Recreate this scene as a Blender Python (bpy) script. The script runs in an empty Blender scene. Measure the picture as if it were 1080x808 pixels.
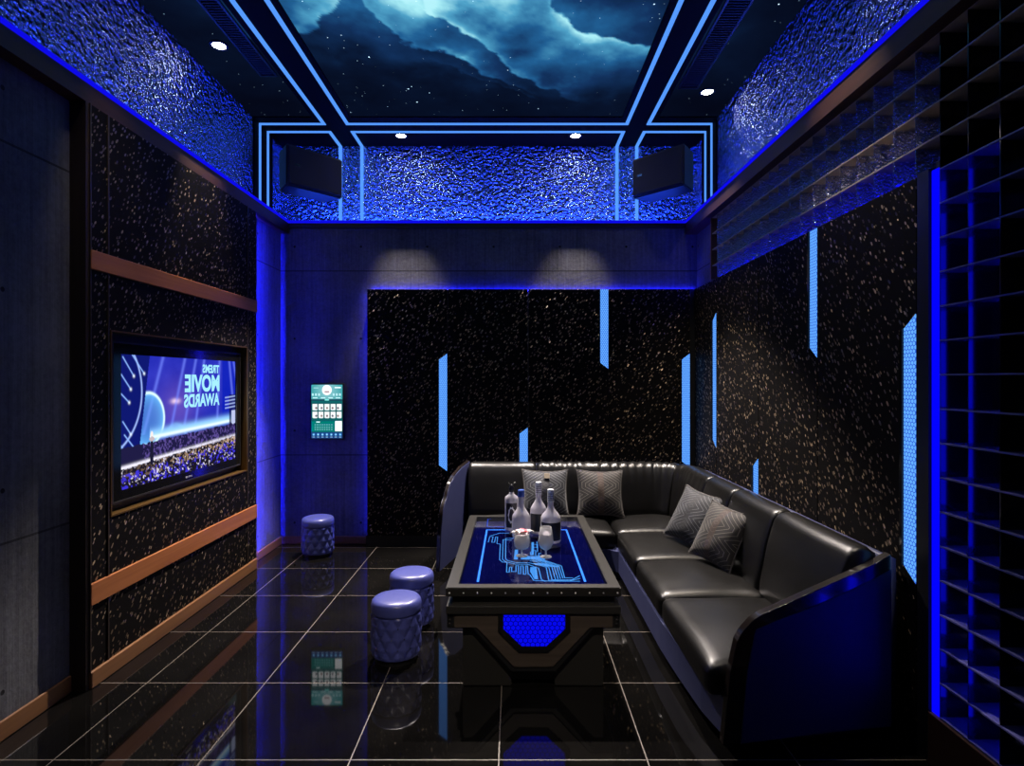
import bpy, bmesh, math, random
import numpy as np
from mathutils import Vector, Matrix
random.seed(7)
S = bpy.context.scene
C = S.collection
PI = math.pi

# ------------------------------------------------------------------ camera
EYE = 1.53
F = 616.0                        # focal length in pixels of the 1080 px frame
VX, VY = 542.0, 401.0            # vanishing point
cam = bpy.data.cameras.new('camera')
camo = bpy.data.objects.new('camera', cam)
C.objects.link(camo)
camo.location = (0, 0, EYE)
camo.rotation_euler = (PI / 2, 0, 0)
cam.sensor_width = 36
cam.lens = F / 1080 * 36
cam.shift_x = (540 - VX) / 1080
cam.shift_y = -(404 - VY) / 1080
cam.clip_start = 0.02
S.camera = camo
S.view_settings.view_transform = 'Standard'
try:
    S.view_settings.look = 'None'
except Exception:
    pass
S.view_settings.gamma = 1
S.view_settings.exposure = 0
S.view_settings.use_curve_mapping = False
S.cycles.use_denoising = True
S.cycles.max_bounces = 14
S.cycles.glossy_bounces = 12
S.cycles.diffuse_bounces = 3
S.cycles.transmission_bounces = 10
S.cycles.sample_clamp_indirect = 6
S.cycles.caustics_reflective = True
S.cycles.caustics_refractive = False

def at_z(px, py, z):             # a point on the horizontal plane z
    Y = F * (EYE - z) / (py - VY)
    return ((px - VX) * Y / F, Y, z)

# ------------------------------------------------------------------ materials
class NT:
    """small helper around a node tree"""
    def __init__(s, name):
        s.m = bpy.data.materials.new(name)
        s.m.use_nodes = True
        s.t = s.m.node_tree
        s.p = s.t.nodes['Principled BSDF']
    def n(s, typ, **kw):
        nd = s.t.nodes.new(typ)
        for k, v in kw.items():
            setattr(nd, k, v)
        return nd
    def put(s, sock, v):
        if isinstance(v, bpy.types.NodeSocket):
            s.t.links.new(v, sock)
        elif v is not None:
            if sock.type == 'RGBA' and len(v) == 3:
                v = (*v, 1)
            sock.default_value = v
    def math(s, op, a, b=None, c=None, clamp=False):
        nd = s.n('ShaderNodeMath', operation=op)
        nd.use_clamp = clamp
        s.put(nd.inputs[0], a)
        if b is not None: s.put(nd.inputs[1], b)
        if c is not None: s.put(nd.inputs[2], c)
        return nd.outputs[0]
    def vmath(s, op, a, b=None, scale=None):
        nd = s.n('ShaderNodeVectorMath', operation=op)
        s.put(nd.inputs[0], a)
        if b is not None: s.put(nd.inputs[1], b)
        if scale is not None: s.put(nd.inputs['Scale'], scale)
        return nd.outputs['Value'] if op in ('DOT_PRODUCT', 'LENGTH', 'DISTANCE') else nd.outputs[0]
    def pos(s):
        return s.n('ShaderNodeNewGeometry').outputs['Position']
    def objco(s):
        return s.n('ShaderNodeTexCoord').outputs['Object']
    def sep(s, v):
        nd = s.n('ShaderNodeSeparateXYZ'); s.put(nd.inputs[0], v)
        return nd.outputs
    def comb(s, x, y, z=0.0):
        nd = s.n('ShaderNodeCombineXYZ')
        for i, v in enumerate((x, y, z)): s.put(nd.inputs[i], v)
        return nd.outputs[0]
    def noise(s, vec, scale, detail=3, rough=.5, dist=0):
        nd = s.n('ShaderNodeTexNoise')
        s.put(nd.inputs['Vector'], vec)
        nd.inputs['Scale'].default_value = scale
        nd.inputs['Detail'].default_value = detail
        nd.inputs['Roughness'].default_value = rough
        nd.inputs['Distortion'].default_value = dist
        return nd.outputs[0]
    def vor(s, vec, scale, feature='F1', rnd=1.0):
        nd = s.n('ShaderNodeTexVoronoi', feature=feature)
        s.put(nd.inputs['Vector'], vec)
        nd.inputs['Scale'].default_value = scale
        nd.inputs['Randomness'].default_value = rnd
        return nd
    def mix(s, f, a, b):
        nd = s.n('ShaderNodeMix', data_type='RGBA')
        s.put(nd.inputs[0], f)
        s.put(nd.inputs[6], a)
        s.put(nd.inputs[7], b)
        return nd.outputs[2]
    def ramp(s, f, stops):
        nd = s.n('ShaderNodeValToRGB')
        s.put(nd.inputs[0], f)
        cr = nd.color_ramp
        while len(cr.elements) < len(stops): cr.elements.new(.5)
        for e, (p, c) in zip(cr.elements, stops):
            e.position = p
            e.color = (*c, 1) if len(c) == 3 else c
        return nd.outputs[0]
    def bump(s, h, strength=.3, dist=.01, normal=None):
        nd = s.n('ShaderNodeBump')
        nd.inputs['Strength'].default_value = strength
        nd.inputs['Distance'].default_value = dist
        s.put(nd.inputs['Height'], h)
        if normal is not None: s.put(nd.inputs['Normal'], normal)
        return nd.outputs[0]
    def set(s, **kw):
        for k, v in kw.items():
            s.put(s.p.inputs[k.replace('_', ' ')], v)
        return s
    def emit(s, col, strength=1.0):
        e = s.n('ShaderNodeEmission')
        s.put(e.inputs[0], col)
        s.put(e.inputs[1], strength)
        s.t.links.new(e.outputs[0], s.t.nodes['Material Output'].inputs[0])
        return s

def plain(name, col, rough=.5, metal=0., spec=.5, coat=0.):
    k = NT(name)
    k.set(Base_Color=col, Roughness=rough, Metallic=metal)
    k.p.inputs['Specular IOR Level'].default_value = spec
    k.p.inputs['Coat Weight'].default_value = coat
    k.p.inputs['Coat Roughness'].default_value = .08
    return k.m

def led(name, col, strength):
    return NT(name).emit((*col, 1), strength).m

M = {}
M['black_metal'] = plain('black_metal', (.012, .012, .013), .35, .0, .5)
M['black_gloss'] = plain('black_gloss', (.008, .008, .009), .12, .0, .6)
M['black_matte'] = plain('black_matte', (.006, .006, .007), .6)
M['black_void'] = plain('black_void', (.0012, .0012, .0014), .7, 0., .1)
M['led_cyan'] = led('led_cyan', (.09, .31, 1.), 1.05)
M['led_cyan_thin'] = led('led_cyan_thin', (.06, .19, 1.), .85)
M['led_blue'] = led('led_blue', (.001, .001, 1.), 1.05)
M['led_cove'] = led('led_cove', (.022, .085, 1.), 17)
M['led_back'] = led('led_back', (.012, .012, 1.), 13.)
M['led_line'] = led('led_line', (.004, .003, .75), 1.0)
M['lamp_white'] = led('lamp_white', (1, .95, .85), 60)
M['chrome'] = plain('chrome', (.6, .6, .62), .15, 1.)
M['steel_dark'] = plain('steel_dark', (.055, .053, .049), .36, .7)
M['gunmetal'] = plain('gunmetal', (.045, .043, .04), .4, .5)
M['bronze'] = plain('bronze', (.22, .12, .035), .35, .7)
M['seam_metal'] = plain('seam_metal', (.10, .075, .06), .35, .6)

def concrete():
    k = NT('concrete')
    p = k.pos()
    x, y, z = k.sep(p)
    u = k.math('ADD', x, y)
    st = k.noise(k.comb(k.math('MULTIPLY', u, 34.), k.math('MULTIPLY', z, .8)), 1., 5, .7)
    big = k.noise(p, 1.3, 5, .6)
    fine = k.noise(p, 42, 4, .65)
    v = k.math('ADD', k.math('MULTIPLY', st, .36), k.math('ADD', k.math('MULTIPLY', big, .46), k.math('MULTIPLY', fine, .25)))
    col = k.ramp(v, [(.36, (.035, .035, .04)), (.50, (.10, .10, .108)), (.66, (.18, .18, .19))])
    # formwork board joints and one pour joint
    bu = k.math('ABSOLUTE', k.math('SUBTRACT', k.math('FRACT', k.math('MULTIPLY', u, 1 / .31)), .5))
    j1 = k.math('LESS_THAN', bu, .008)
    bz = k.math('ABSOLUTE', k.math('SUBTRACT', k.math('FRACT', k.math('ADD', k.math('MULTIPLY', z, 1 / 1.72), .017)), .5))
    wob = k.math('ADD', .0022, k.math('MULTIPLY', fine, .002))
    j2 = k.math('LESS_THAN', bz, wob)
    # tie holes
    hu = k.math('MULTIPLY', k.math('SUBTRACT', k.math('FRACT', k.math('MULTIPLY', u, 1 / .62)), .5), .62)
    hz = k.math('MULTIPLY', k.math('SUBTRACT', k.math('FRACT', k.math('ADD', k.math('MULTIPLY', z, 1 / .86), .27)), .5), .86)
    hole = k.math('LESS_THAN', k.math('SQRT', k.math('ADD', k.math('MULTIPLY', hu, hu), k.math('MULTIPLY', hz, hz))), .011)
    col = k.mix(k.math('MULTIPLY', j1, .22), col, (.03, .03, .033))
    col = k.mix(k.math('MAXIMUM', k.math('MULTIPLY', j2, .75), hole), col, (.012, .012, .013))
    k.set(Base_Color=col, Roughness=.75, Normal=k.bump(v, .35, .02))
    k.p.inputs['Specular IOR Level'].default_value = .25
    return k.m
M['concrete'] = concrete()

def fleck(name, tint):
    """black panel cloth woven with small tilted shiny grains"""
    k = NT(name)
    p = k.pos()
    x, y, z = k.sep(p)
    u = k.math('ADD', x, y)
    ca, sa = math.cos(.95), math.sin(.95)
    a = k.math('ADD', k.math('MULTIPLY', u, ca), k.math('MULTIPLY', z, sa))
    b = k.math('SUBTRACT', k.math('MULTIPLY', z, ca), k.math('MULTIPLY', u, sa))
    v = k.vor(k.comb(k.math('MULTIPLY', a, 28.), k.math('MULTIPLY', b, 62.)), 1., 'F1', .9)
    dist, colr = v.outputs['Distance'], v.outputs['Color']
    r, g, bl = k.sep(colr)
    size = k.math('ADD', .19, k.math('MULTIPLY', g, .2))
    m = k.math('MULTIPLY', k.math('LESS_THAN', dist, size), k.math('GREATER_THAN', r, .12))
    nrm = k.n('ShaderNodeNewGeometry').outputs['Normal']
    off = k.vmath('SCALE', k.vmath('SUBTRACT', colr, (.5, .5, .5)), scale=.8)
    nn = k.vmath('NORMALIZE', k.vmath('ADD', nrm, k.vmath('SCALE', off, scale=m)))
    k.set(Base_Color=k.mix(m, (.006, .005, .0045), tint),
          Roughness=k.math('ADD', .62, k.math('MULTIPLY', m, -.17)),
          Metallic=k.math('MULTIPLY', m, .5), Normal=nn)
    k.p.inputs['Specular IOR Level'].default_value = .08
    return k.m
M['fleck'] = fleck('fleck_panel', (.30, .222, .135))

def wood(name, c0, c1, rough, axis='Y', coat=0.):
    k = NT(name)
    x, y, z = k.sep(k.pos())
    l, a, b = (y, x, z) if axis == 'Y' else ((z, x, y) if axis == 'Z' else (x, y, z))
    v = k.comb(k.math('MULTIPLY', l, 1.2), k.math('MULTIPLY', a, 30.), k.math('MULTIPLY', b, 30.))
    n = k.noise(v, 1., 5, .6, .6)
    k.set(Base_Color=k.ramp(n, [(.3, c0), (.7, c1)]), Roughness=rough, Normal=k.bump(n, .08, .004))
    k.p.inputs['Coat Weight'].default_value = coat
    return k.m
M['wood_band'] = wood('wood_band', (.36, .115, .035), (.47, .17, .055), .42)
M['wood_base'] = wood('wood_base', (.20, .085, .03), (.27, .12, .045), .45)
M['wood_dark'] = wood('wood_dark', (.040, .012, .006), (.062, .020, .010), .55)
M['wood_post'] = wood('wood_post', (.028, .016, .011), (.045, .026, .018), .5, 'Z')
M['wood_end'] = wood('wood_end', (.16, .07, .03), (.22, .10, .045), .45, 'Z')

def ripple(name='ripple_steel', sc=1., bd=.027, base=(.42, .49, .86)):
    k = NT(name)
    p = k.pos()
    w = k.noise(p, 9, 2, .5)
    pw = k.vmath('ADD', p, k.vmath('SCALE', k.comb(w, w, w), scale=.05))
    v = k.n('ShaderNodeTexVoronoi', feature='SMOOTH_F1')
    k.put(v.inputs['Vector'], pw)
    v.inputs['Scale'].default_value = 36 * sc
    v.inputs['Smoothness'].default_value = .55
    n2 = k.noise(pw, 85 * sc, 2, .5)
    h = k.math('ADD', v.outputs['Distance'], k.math('MULTIPLY', n2, .45))
    k.set(Base_Color=base, Metallic=1., Roughness=.11, Normal=k.bump(h, .9, bd))
    return k.m
M['ripple'] = ripple()
M['ripple_fine'] = ripple('ripple_fine', 2.6, .010, (.6, .65, .85))

def floor_mat():
    k = NT('polished_black_tile')
    x, y, z = k.sep(k.pos())
    T = .598
    gx = k.math('ABSOLUTE', k.math('SUBTRACT', k.math('FRACT', k.math('MULTIPLY', k.math('ADD', x, .061 + T * 20.5), 1 / T)), .5))
    gy = k.math('ABSOLUTE', k.math('SUBTRACT', k.math('FRACT', k.math('MULTIPLY', k.math('ADD', y, -2.353 + T * 20.5), 1 / T)), .5))
    g = k.math('LESS_THAN', k.math('MINIMUM', gx, gy), .0026 / T)
    n = k.noise(k.pos(), 3, 4, .6)
    tile = k.ramp(n, [(.35, (.0035, .0033, .0032)), (.75, (.007, .0065, .006))])
    k.set(Base_Color=k.mix(g, tile, (.16, .135, .11)), Roughness=k.math('ADD', .035, k.math('MULTIPLY', g, .4)), IOR=1.5)
    return k.m
M['floor'] = floor_mat()

def leather(name, col, rough, scale=70, bump=.12, coat=0.):
    k = NT(name)
    c = k.objco()
    v = k.vor(c, scale * 3, 'F1')
    n = k.noise(c, 7, 4, .6)
    h = k.math('ADD', k.math('MULTIPLY', v.outputs['Distance'], .3), n)
    k.set(Base_Color=(*col, 1), Roughness=k.math('ADD', rough - .06, k.math('MULTIPLY', n, .12)), Normal=k.bump(h, bump, .008))
    k.p.inputs['Coat Weight'].default_value = coat
    k.p.inputs['Coat Roughness'].default_value = .2
    return k.m
M['leather'] = leather('black_leather', (.0055, .0052, .005), .33, 80, .16, .0)
M['leather_navy'] = leather('navy_leather', (.035, .042, .12), .5, 80, .05)
M['leather_stool'] = leather('periwinkle_leather', (.072, .086, .33), .34, 80, .04, .15)
M['arm_gloss'] = plain('arm_gloss', (.014, .010, .009), .16, 0., .6, .5)

def hexdist(k, u, v, s):
    """hexagon lattice: returns the distance 0..0.5 to the cell centre in cell units"""
    px = k.math('ADD', k.math('MULTIPLY', u, 1 / s), 400.)
    py = k.math('ADD', k.math('MULTIPLY', v, 1 / s), 400. * 1.7320508)
    def cell(ax, ay):
        a = k.math('SUBTRACT', k.math('MODULO', ax, 1.), .5)
        b = k.math('SUBTRACT', k.math('MODULO', ay, 1.7320508), .8660254)
        return a, b, k.math('ADD', k.math('MULTIPLY', a, a), k.math('MULTIPLY', b, b))
    a0, b0, d0 = cell(px, py)
    a1, b1, d1 = cell(k.math('ADD', px, .5), k.math('ADD', py, .8660254))
    pick = k.math('LESS_THAN', d0, d1)
    def sel(p, q):
        return k.math('ADD', k.math('MULTIPLY', p, pick), k.math('MULTIPLY', q, k.math('SUBTRACT', 1., pick)))
    gx = k.math('ABSOLUTE', sel(a0, a1))
    gy = k.math('ABSOLUTE', sel(b0, b1))
    return k.math('MAXIMUM', gx, k.math('ADD', k.math('MULTIPLY', gx, .5), k.math('MULTIPLY', gy, .8660254)))

def hex_led(name, s, cell, line, strength, thr=.4):
    k = NT(name)
    x, y, z = k.sep(k.pos())
    d = hexdist(k, k.math('ADD', x, y), z, s)
    k.emit(k.mix(k.math('GREATER_THAN', d, thr), cell, line), strength)
    return k.m
M['hex_strip'] = hex_led('hex_strip', .0185, (.13, .42, 1.), (.02, .09, .62), 1.1)
M['hex_front'] = hex_led('hex_front', .024, (.0015, .0025, .85), (.0, .0, .16), 1.0, .43)

# ------------------------------------------------------------------ mesh helpers
ORG = {}                          # world origin of every thing and part (things made in place are unrotated)
def new():
    return bmesh.new()

def box(bm, x0, x1, y0, y1, z0, z1, bev=0., seg=2):
    r = bmesh.ops.create_cube(bm, size=1)
    vs = r['verts']
    for v in vs:
        v.co = Vector((x0 if v.co.x < 0 else x1, y0 if v.co.y < 0 else y1, z0 if v.co.z < 0 else z1))
    if bev > 0:
        es = list({e for v in vs for e in v.link_edges})
        bmesh.ops.bevel(bm, geom=es, offset=bev, segments=seg, affect='EDGES', profile=.5, clamp_overlap=True)
    return bm

def prism(bm, pts, axis, d0, d1, bev=0.):
    """extrude a 2D outline along an axis. axis X: pts=(y,z); Y: pts=(x,z); Z: pts=(x,y)"""
    def mk(p, d):
        return {'X': (d, p[0], p[1]), 'Y': (p[0], d, p[1]), 'Z': (p[0], p[1], d)}[axis]
    a = [bm.verts.new(mk(p, d0)) for p in pts]
    b = [bm.verts.new(mk(p, d1)) for p in pts]
    fs = [bm.faces.new(a), bm.faces.new(b[::-1])]
    n = len(pts)
    for i in range(n):
        fs.append(bm.faces.new((a[i], b[i], b[(i + 1) % n], a[(i + 1) % n])))
    bmesh.ops.recalc_face_normals(bm, faces=fs)
    if bev > 0:
        bmesh.ops.bevel(bm, geom=list({e for f in fs for e in f.edges}), offset=bev, segments=2, affect='EDGES', clamp_overlap=True)
    return bm

def ring_prism(bm, outer, inner, axis, d0, d1):
    """a plate with a hole: outer and inner outlines of equal length"""
    def mk(p, d):
        return {'X': (d, p[0], p[1]), 'Y': (p[0], d, p[1]), 'Z': (p[0], p[1], d)}[axis]
    n = len(outer)
    o0 = [bm.verts.new(mk(p, d0)) for p in outer]; o1 = [bm.verts.new(mk(p, d1)) for p in outer]
    i0 = [bm.verts.new(mk(p, d0)) for p in inner]; i1 = [bm.verts.new(mk(p, d1)) for p in inner]
    fs = []
    for i in range(n):
        j = (i + 1) % n
        fs += [bm.faces.new((o0[i], o0[j], i0[j], i0[i])), bm.faces.new((o1[i], i1[i], i1[j], o1[j])),
               bm.faces.new((o0[i], o1[i], o1[j], o0[j])), bm.faces.new((i0[i], i0[j], i1[j], i1[i]))]
    bmesh.ops.recalc_face_normals(bm, faces=fs)
    return bm

def rect(a0, a1, b0, b1):
    return [(a0, b0), (a1, b0), (a1, b1), (a0, b1)]

def lathe(bm, prof, seg=32, cx=0, cy=0, cap=True):
    rows = []
    for r, z in prof:
        if r < 1e-6:
            rows.append([bm.verts.new((cx, cy, z))])
        else:
            rows.append([bm.verts.new((cx + r * math.cos(2 * PI * i / seg), cy + r * math.sin(2 * PI * i / seg), z)) for i in range(seg)])
    for a, b in zip(rows, rows[1:]):
        for i in range(seg):
            j = (i + 1) % seg
            if len(a) == 1 and len(b) == 1: continue
            if len(a) == 1: bm.faces.new((a[0], b[j], b[i]))
            elif len(b) == 1: bm.faces.new((a[i], a[j], b[0]))
            else: bm.faces.new((a[i], a[j], b[j], b[i]))
    if cap:
        for rw in (rows[0], rows[-1]):
            if len(rw) > 1: bm.faces.new(rw)
    bmesh.ops.recalc_face_normals(bm, faces=bm.faces[:])
    return bm

def tube(bm, pts, r, seg=8, closed=False):
    pts = [Vector(p) for p in pts]
    n = len(pts)
    rings = []
    for i, p in enumerate(pts):
        if closed:
            d = (pts[(i + 1) % n] - pts[i - 1]).normalized()
        else:
            d = (pts[min(i + 1, n - 1)] - pts[max(i - 1, 0)]).normalized()
        up = Vector((0, 0, 1)) if abs(d.z) < .9 else Vector((1, 0, 0))
        s = d.cross(up).normalized(); t = s.cross(d)
        rings.append([bm.verts.new(p + r * (math.cos(2 * PI * k / seg) * s + math.sin(2 * PI * k / seg) * t)) for k in range(seg)])
    fs = []
    for i in range(n if closed else n - 1):
        a, b = rings[i], rings[(i + 1) % n]
        for k in range(seg):
            fs.append(bm.faces.new((a[k], a[(k + 1) % seg], b[(k + 1) % seg], b[k])))
    if not closed:
        fs += [bm.faces.new(rings[0]), bm.faces.new(rings[-1][::-1])]
    bmesh.ops.recalc_face_normals(bm, faces=fs)
    return bm

def rounded(bm, sx, sy, sz, r, n=14, fn=None):
    """soft box centred at the origin, fn moves every vertex afterwards"""
    r0 = bmesh.ops.create_cube(bm, size=2)
    bmesh.ops.subdivide_edges(bm, edges=bm.edges[:], cuts=n, use_grid_fill=True)
    hx, hy, hz = sx / 2, sy / 2, sz / 2
    for v in bm.verts:
        # concentrate vertices at the rims
        c = Vector([math.copysign(1 - (1 - abs(q)) ** 1.5, q) for q in v.co])
        p = Vector((c.x * hx, c.y * hy, c.z * hz))
        q = Vector((max(-hx + r, min(hx - r, p.x)), max(-hy + r, min(hy - r, p.y)), max(-hz + r, min(hz - r, p.z))))
        d = p - q
        if d.length > 1e-9:
            p = q + d.normalized() * r
        if fn: p = fn(p, c)
        v.co = p
    return bm

def obj(name, bm, mat, parent=None, smooth=False, local=False):
    if parent is not None and not local:
        o = ORG.get(parent.name, Vector())
        bmesh.ops.translate(bm, verts=bm.verts[:], vec=-o)
    me = bpy.data.meshes.new(name)
    bm.to_mesh(me); bm.free()
    if smooth:
        me.polygons.foreach_set('use_smooth', [True] * len(me.polygons))
    ob = bpy.data.objects.new(name, me)
    for m in (mat if isinstance(mat, (list, tuple)) else [mat]):
        me.materials.append(M[m] if isinstance(m, str) else m)
    C.objects.link(ob)
    if parent is not None:
        ob.parent = parent
        ORG[ob.name] = ORG.get(parent.name, Vector())
    return ob

def auto_smooth(ob, ang=35):
    me = ob.data
    me.polygons.foreach_set('use_smooth', [True] * len(me.polygons))
    me.set_sharp_from_angle(angle=math.radians(ang))
    return ob

def tag(o, label, cat, group=None):
    o['label'] = label; o['category'] = cat
    if group: o['group'] = group
    return o

def thing(name, label, cat, loc=(0, 0, 0), group=None):
    o = bpy.data.objects.new(name, None)
    o.empty_display_size = .1
    C.objects.link(o)
    o.location = loc
    ORG[o.name] = Vector(loc)
    return tag(o, label, cat, group)

def struct(name, bm, mat):
    o = obj(name, bm, mat)
    o['kind'] = 'structure'
    return o

def copy_tree(root, loc, rz, label, group=None):
    r = root.copy(); C.objects.link(r)
    r.location = loc; r.rotation_euler = (0, 0, rz)
    r['label'] = label
    if group: r['group'] = group
    def rec(src, dst):
        for ch in list(src.children):
            c = ch.copy(); C.objects.link(c); c.parent = dst
            rec(ch, c)
    rec(root, r)
    return r

# ------------------------------------------------------------------ room dimensions
XL, XR = -2.18, 1.71             # concrete walls
YB, YF = 5.46, -1.2
ZL = 3.0                         # ledge of the light cove
ZC = 3.80
XPL, XPR = -2.10, 1.66           # faces of the side wall panelling
YPB = 5.36                       # face of the panelling on the back wall
RL, RR, RB = -2.25, 1.755, 5.638 # rippled steel above the ledge
DW, DZ = .139, .134              # shelf cell
Y0S = 2.282                      # first full-height column

# floor
struct('floor', box(new(), -2.6, 2.3, YF - .2, 5.9, -.1, 0), 'floor')
# walls
struct('wall_left', box(new(), XL - .25, XL, YF, YB, 0, ZL - .02), 'concrete')
struct('wall_back', box(new(), XL - .25, 2.2, YB, YB + .15, 0, ZL - .02), 'concrete')
struct('wall_right', box(new(), 1.80, 2.2, YF, YB, 0, ZL - .02), 'concrete')
b = box(new(), XR, 1.799, 2.335, YB, 0, 2.36)
box(b, XR, 1.799, 4.94, YB, 2.36, ZL - .1)
struct('wall_right_lining', b, 'concrete')
struct('wall_front', box(new(), -2.6, 2.2, YF - .2, YF, 0, ZC), 'concrete')
# rippled steel above the cove ledge
struct('wall_left_upper', box(new(), RL - .1, RL, YF, RB, ZL, ZC), 'ripple')
struct('wall_right_upper', box(new(), RR, RR + .1, YF, RB, ZL, ZC), 'ripple')
struct('wall_back_upper', box(new(), RL - .1, RR + .1, RB, RB + .1, ZL, ZC), 'ripple')
# cove beams (the ledges)
struct('trim_left', box(new(), RL - .1, XPL, YF, YB + .2, ZL - .1, ZL - .008), 'wood_dark')
struct('trim_back', box(new(), XPL, 1.60, YB - .02, RB + .05, ZL - .05, ZL - .008), 'black_metal')
struct('trim_right', box(new(), 1.60, RR + .25, YF, YB + .2, ZL - .11, ZL - .008), 'wood_dark')
# baseboards
def bb(name, *a):
    struct(name, box(new(), *a, .006), 'wood_base')
bb('baseboard_left', XL, XL + .015, YF, 2.862, 0, .085)
bb('baseboard_left_nook', XL, XL + .015, 4.765, YB, 0, .075)
bb('baseboard_back', XL + .015, -1.36, YB - .015, YB, 0, .075)
# ------------------------------------------------------------------ ceiling with the glowing starfield
def fbm(x, y, oct=6, seed=3):
    rng = np.random.RandomState(seed)
    out = np.zeros_like(x); amp = 1.; tot = 0.
    for o in range(oct):
        g = rng.rand(64, 64)
        fx = x * 2 ** o + rng.rand() * 60; fy = y * 2 ** o + rng.rand() * 60
        ix = np.floor(fx).astype(int); iy = np.floor(fy).astype(int)
        tx = fx - ix; ty = fy - iy
        tx = tx * tx * (3 - 2 * tx); ty = ty * ty * (3 - 2 * ty)
        i0, i1, j0, j1 = ix % 64, (ix + 1) % 64, iy % 64, (iy + 1) % 64
        out += amp * ((g[i0, j0] * (1 - tx) + g[i1, j0] * tx) * (1 - ty) + (g[i0, j1] * (1 - tx) + g[i1, j1] * tx) * ty)
        tot += amp; amp *= .55
    return out / tot

def grid_mesh(name, P, cols, mat):
    """P: (ny,nx,3) points, cols: (ny,nx,3) linear colours -> mesh object with a colour attribute"""
    ny, nx = P.shape[:2]
    me = bpy.data.meshes.new(name)
    idx = np.arange(nx * ny).reshape(ny, nx)
    q = np.stack([idx[:-1, :-1], idx[:-1, 1:], idx[1:, 1:], idx[1:, :-1]], -1).reshape(-1, 4)
    me.from_pydata(P.reshape(-1, 3).tolist(), [], q.tolist())
    at = me.color_attributes.new('picture', 'FLOAT_COLOR', 'POINT')
    rgba = np.ones((nx * ny, 4), dtype=np.float32)
    rgba[:, :3] = cols.reshape(-1, 3)
    at.data.foreach_set('color', rgba.ravel())
    me.materials.append(mat)
    ob = bpy.data.objects.new(name, me)
    C.objects.link(ob)
    return ob

def picture_mat(name, strength, stars=False):
    k = NT(name)
    a = k.n('ShaderNodeVertexColor', layer_name='picture')
    col = a.outputs[0]
    if stars:
        p = k.pos()
        x, y, z = k.sep(p)
        flat = k.comb(x, y, 0.)
        tot = None
        for sc, thr, rr, br in ((9., .55, .075, 1.1), (24., .55, .10, .5), (5., .70, .05, 2.4)):
            v = k.vor(flat, sc)
            r, g, bl = k.sep(v.outputs['Color'])
            s = k.math('MULTIPLY', k.math('LESS_THAN', v.outputs['Distance'], k.math('MULTIPLY', g, rr)), k.math('GREATER_THAN', r, thr))
            s = k.math('MULTIPLY', s, br)
            tot = s if tot is None else k.math('ADD', tot, s)
        add = k.n('ShaderNodeMix', data_type='RGBA', blend_type='ADD')
        add.inputs[0].default_value = 1
        k.put(add.inputs[6], col)
        k.put(add.inputs[7], k.vmath('SCALE', (.55, .8, 1.), scale=tot))
        col = add.outputs[2]
    k.emit(col, strength)
    return k.m

H = ZC - EYE
nx, ny = 300, 420
Xs = np.linspace(RL, RR, nx)
Ys = np.linspace(YF, RB, ny)
GX, GY = np.meshgrid(Xs, Ys)
Pc = np.stack([GX, GY, np.full_like(GX, ZC)], -1)
yy = np.maximum(GY, 2.3)
U = VX + GX * F / yy              # where the printed picture's features lie along the ceiling
V = VY - H * F / yy
n1 = fbm(GX * 2.2, GY * 2.2, 7, 1) - .5
n2 = fbm(GX * 2.2 + 9, GY * 2.2, 7, 2) - .5
n3 = fbm(GX * 1.3, GY * 1.3, 6, 5)
Uw = U + 46 * n1; Vw = V + 40 * n2
def ridge(pts, fall, gain, lo=-1e9, hi=1e9):
    xs = [p[0] for p in pts]; ys = [p[1] for p in pts]
    d = np.interp(Uw, xs, ys) - Vw           # positive above the ridge line
    e = np.clip(d / 2.5, 0, 1) * np.exp(-np.maximum(d, 0) / fall)
    e *= 1 / (1 + np.exp(-(Uw - lo) / 10)) / (1 + np.exp((Uw - hi) / 10))
    return gain * e
I = .10 + .24 * np.clip(fbm(GX * 2.0 + 4, GY * 2.0, 7, 15) - .30, 0, 1)
def rim(pts, gain, lo, hi):
    xs = [p[0] for p in pts]; ys = [p[1] for p in pts]
    d = np.interp(Uw, xs, ys) - Vw
    e = np.clip(d / 1.5, 0, 1) * np.exp(-np.maximum(d, 0) / 3.5)
    return gain * e / (1 + np.exp(-(Uw - lo) / 8)) / (1 + np.exp((Uw - hi) / 8)) * np.clip(2.2 * fbm(GX * 5, GY * 5, 4, 12) - .5, 0, 1)
R1 = [(180, 30), (250, 36), (318, 28), (355, 8), (366, -10)]
R2 = [(375, -30), (388, 12), (410, 32), (418, 46), (470, 66), (560, 100), (640, 112)]
R3 = [(440, -30), (455, 18), (492, 38), (516, 54), (540, 76), (580, 92), (680, 116)]
I += ridge(R1, 60, .40, 255, 366) + rim(R1, .25, 260, 360)
I += ridge(R2, 22, .30, 375, 540) + rim(R2, .35, 380, 560)
I += ridge(R3, 26, .36, 450, 600) + rim(R3, .55, 450, 600)
I += rim([(300, 60), (420, 60), (480, 82), (545, 100), (600, 118)], .2, 430, 570)
# broad bright cloud above the middle, sharp against the sky on its upper right
TE = ([560, 575, 625, 665, 690, 720], [-25, 4, 27, 44, 55, 80])
d4 = Vw - np.interp(Uw, *TE)
body = np.clip(d4 / 3, 0, 1) * np.exp(-np.maximum(d4, 0) / 34)
I += (.34 * body + .35 * np.clip(d4 / 2, 0, 1) * np.exp(-np.maximum(d4, 0) / 6)) / (1 + np.exp(-(Uw - 560) / 12)) / (1 + np.exp((Uw - 690) / 6))
I += .60 * np.exp(-((Uw - 500) / 85) ** 2 - ((Vw + 0) / 30) ** 2)
I += .40 * np.exp(-((Uw - 425) / 45) ** 2 - ((Vw - 2) / 22) ** 2)
I += .30 * np.exp(-((Uw - 310) / 85) ** 2 - ((Vw + 4) / 26) ** 2)
I += .16 * np.exp(-((Uw - 600) / 110) ** 2 - ((Vw - 45) / 45) ** 2)
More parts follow.
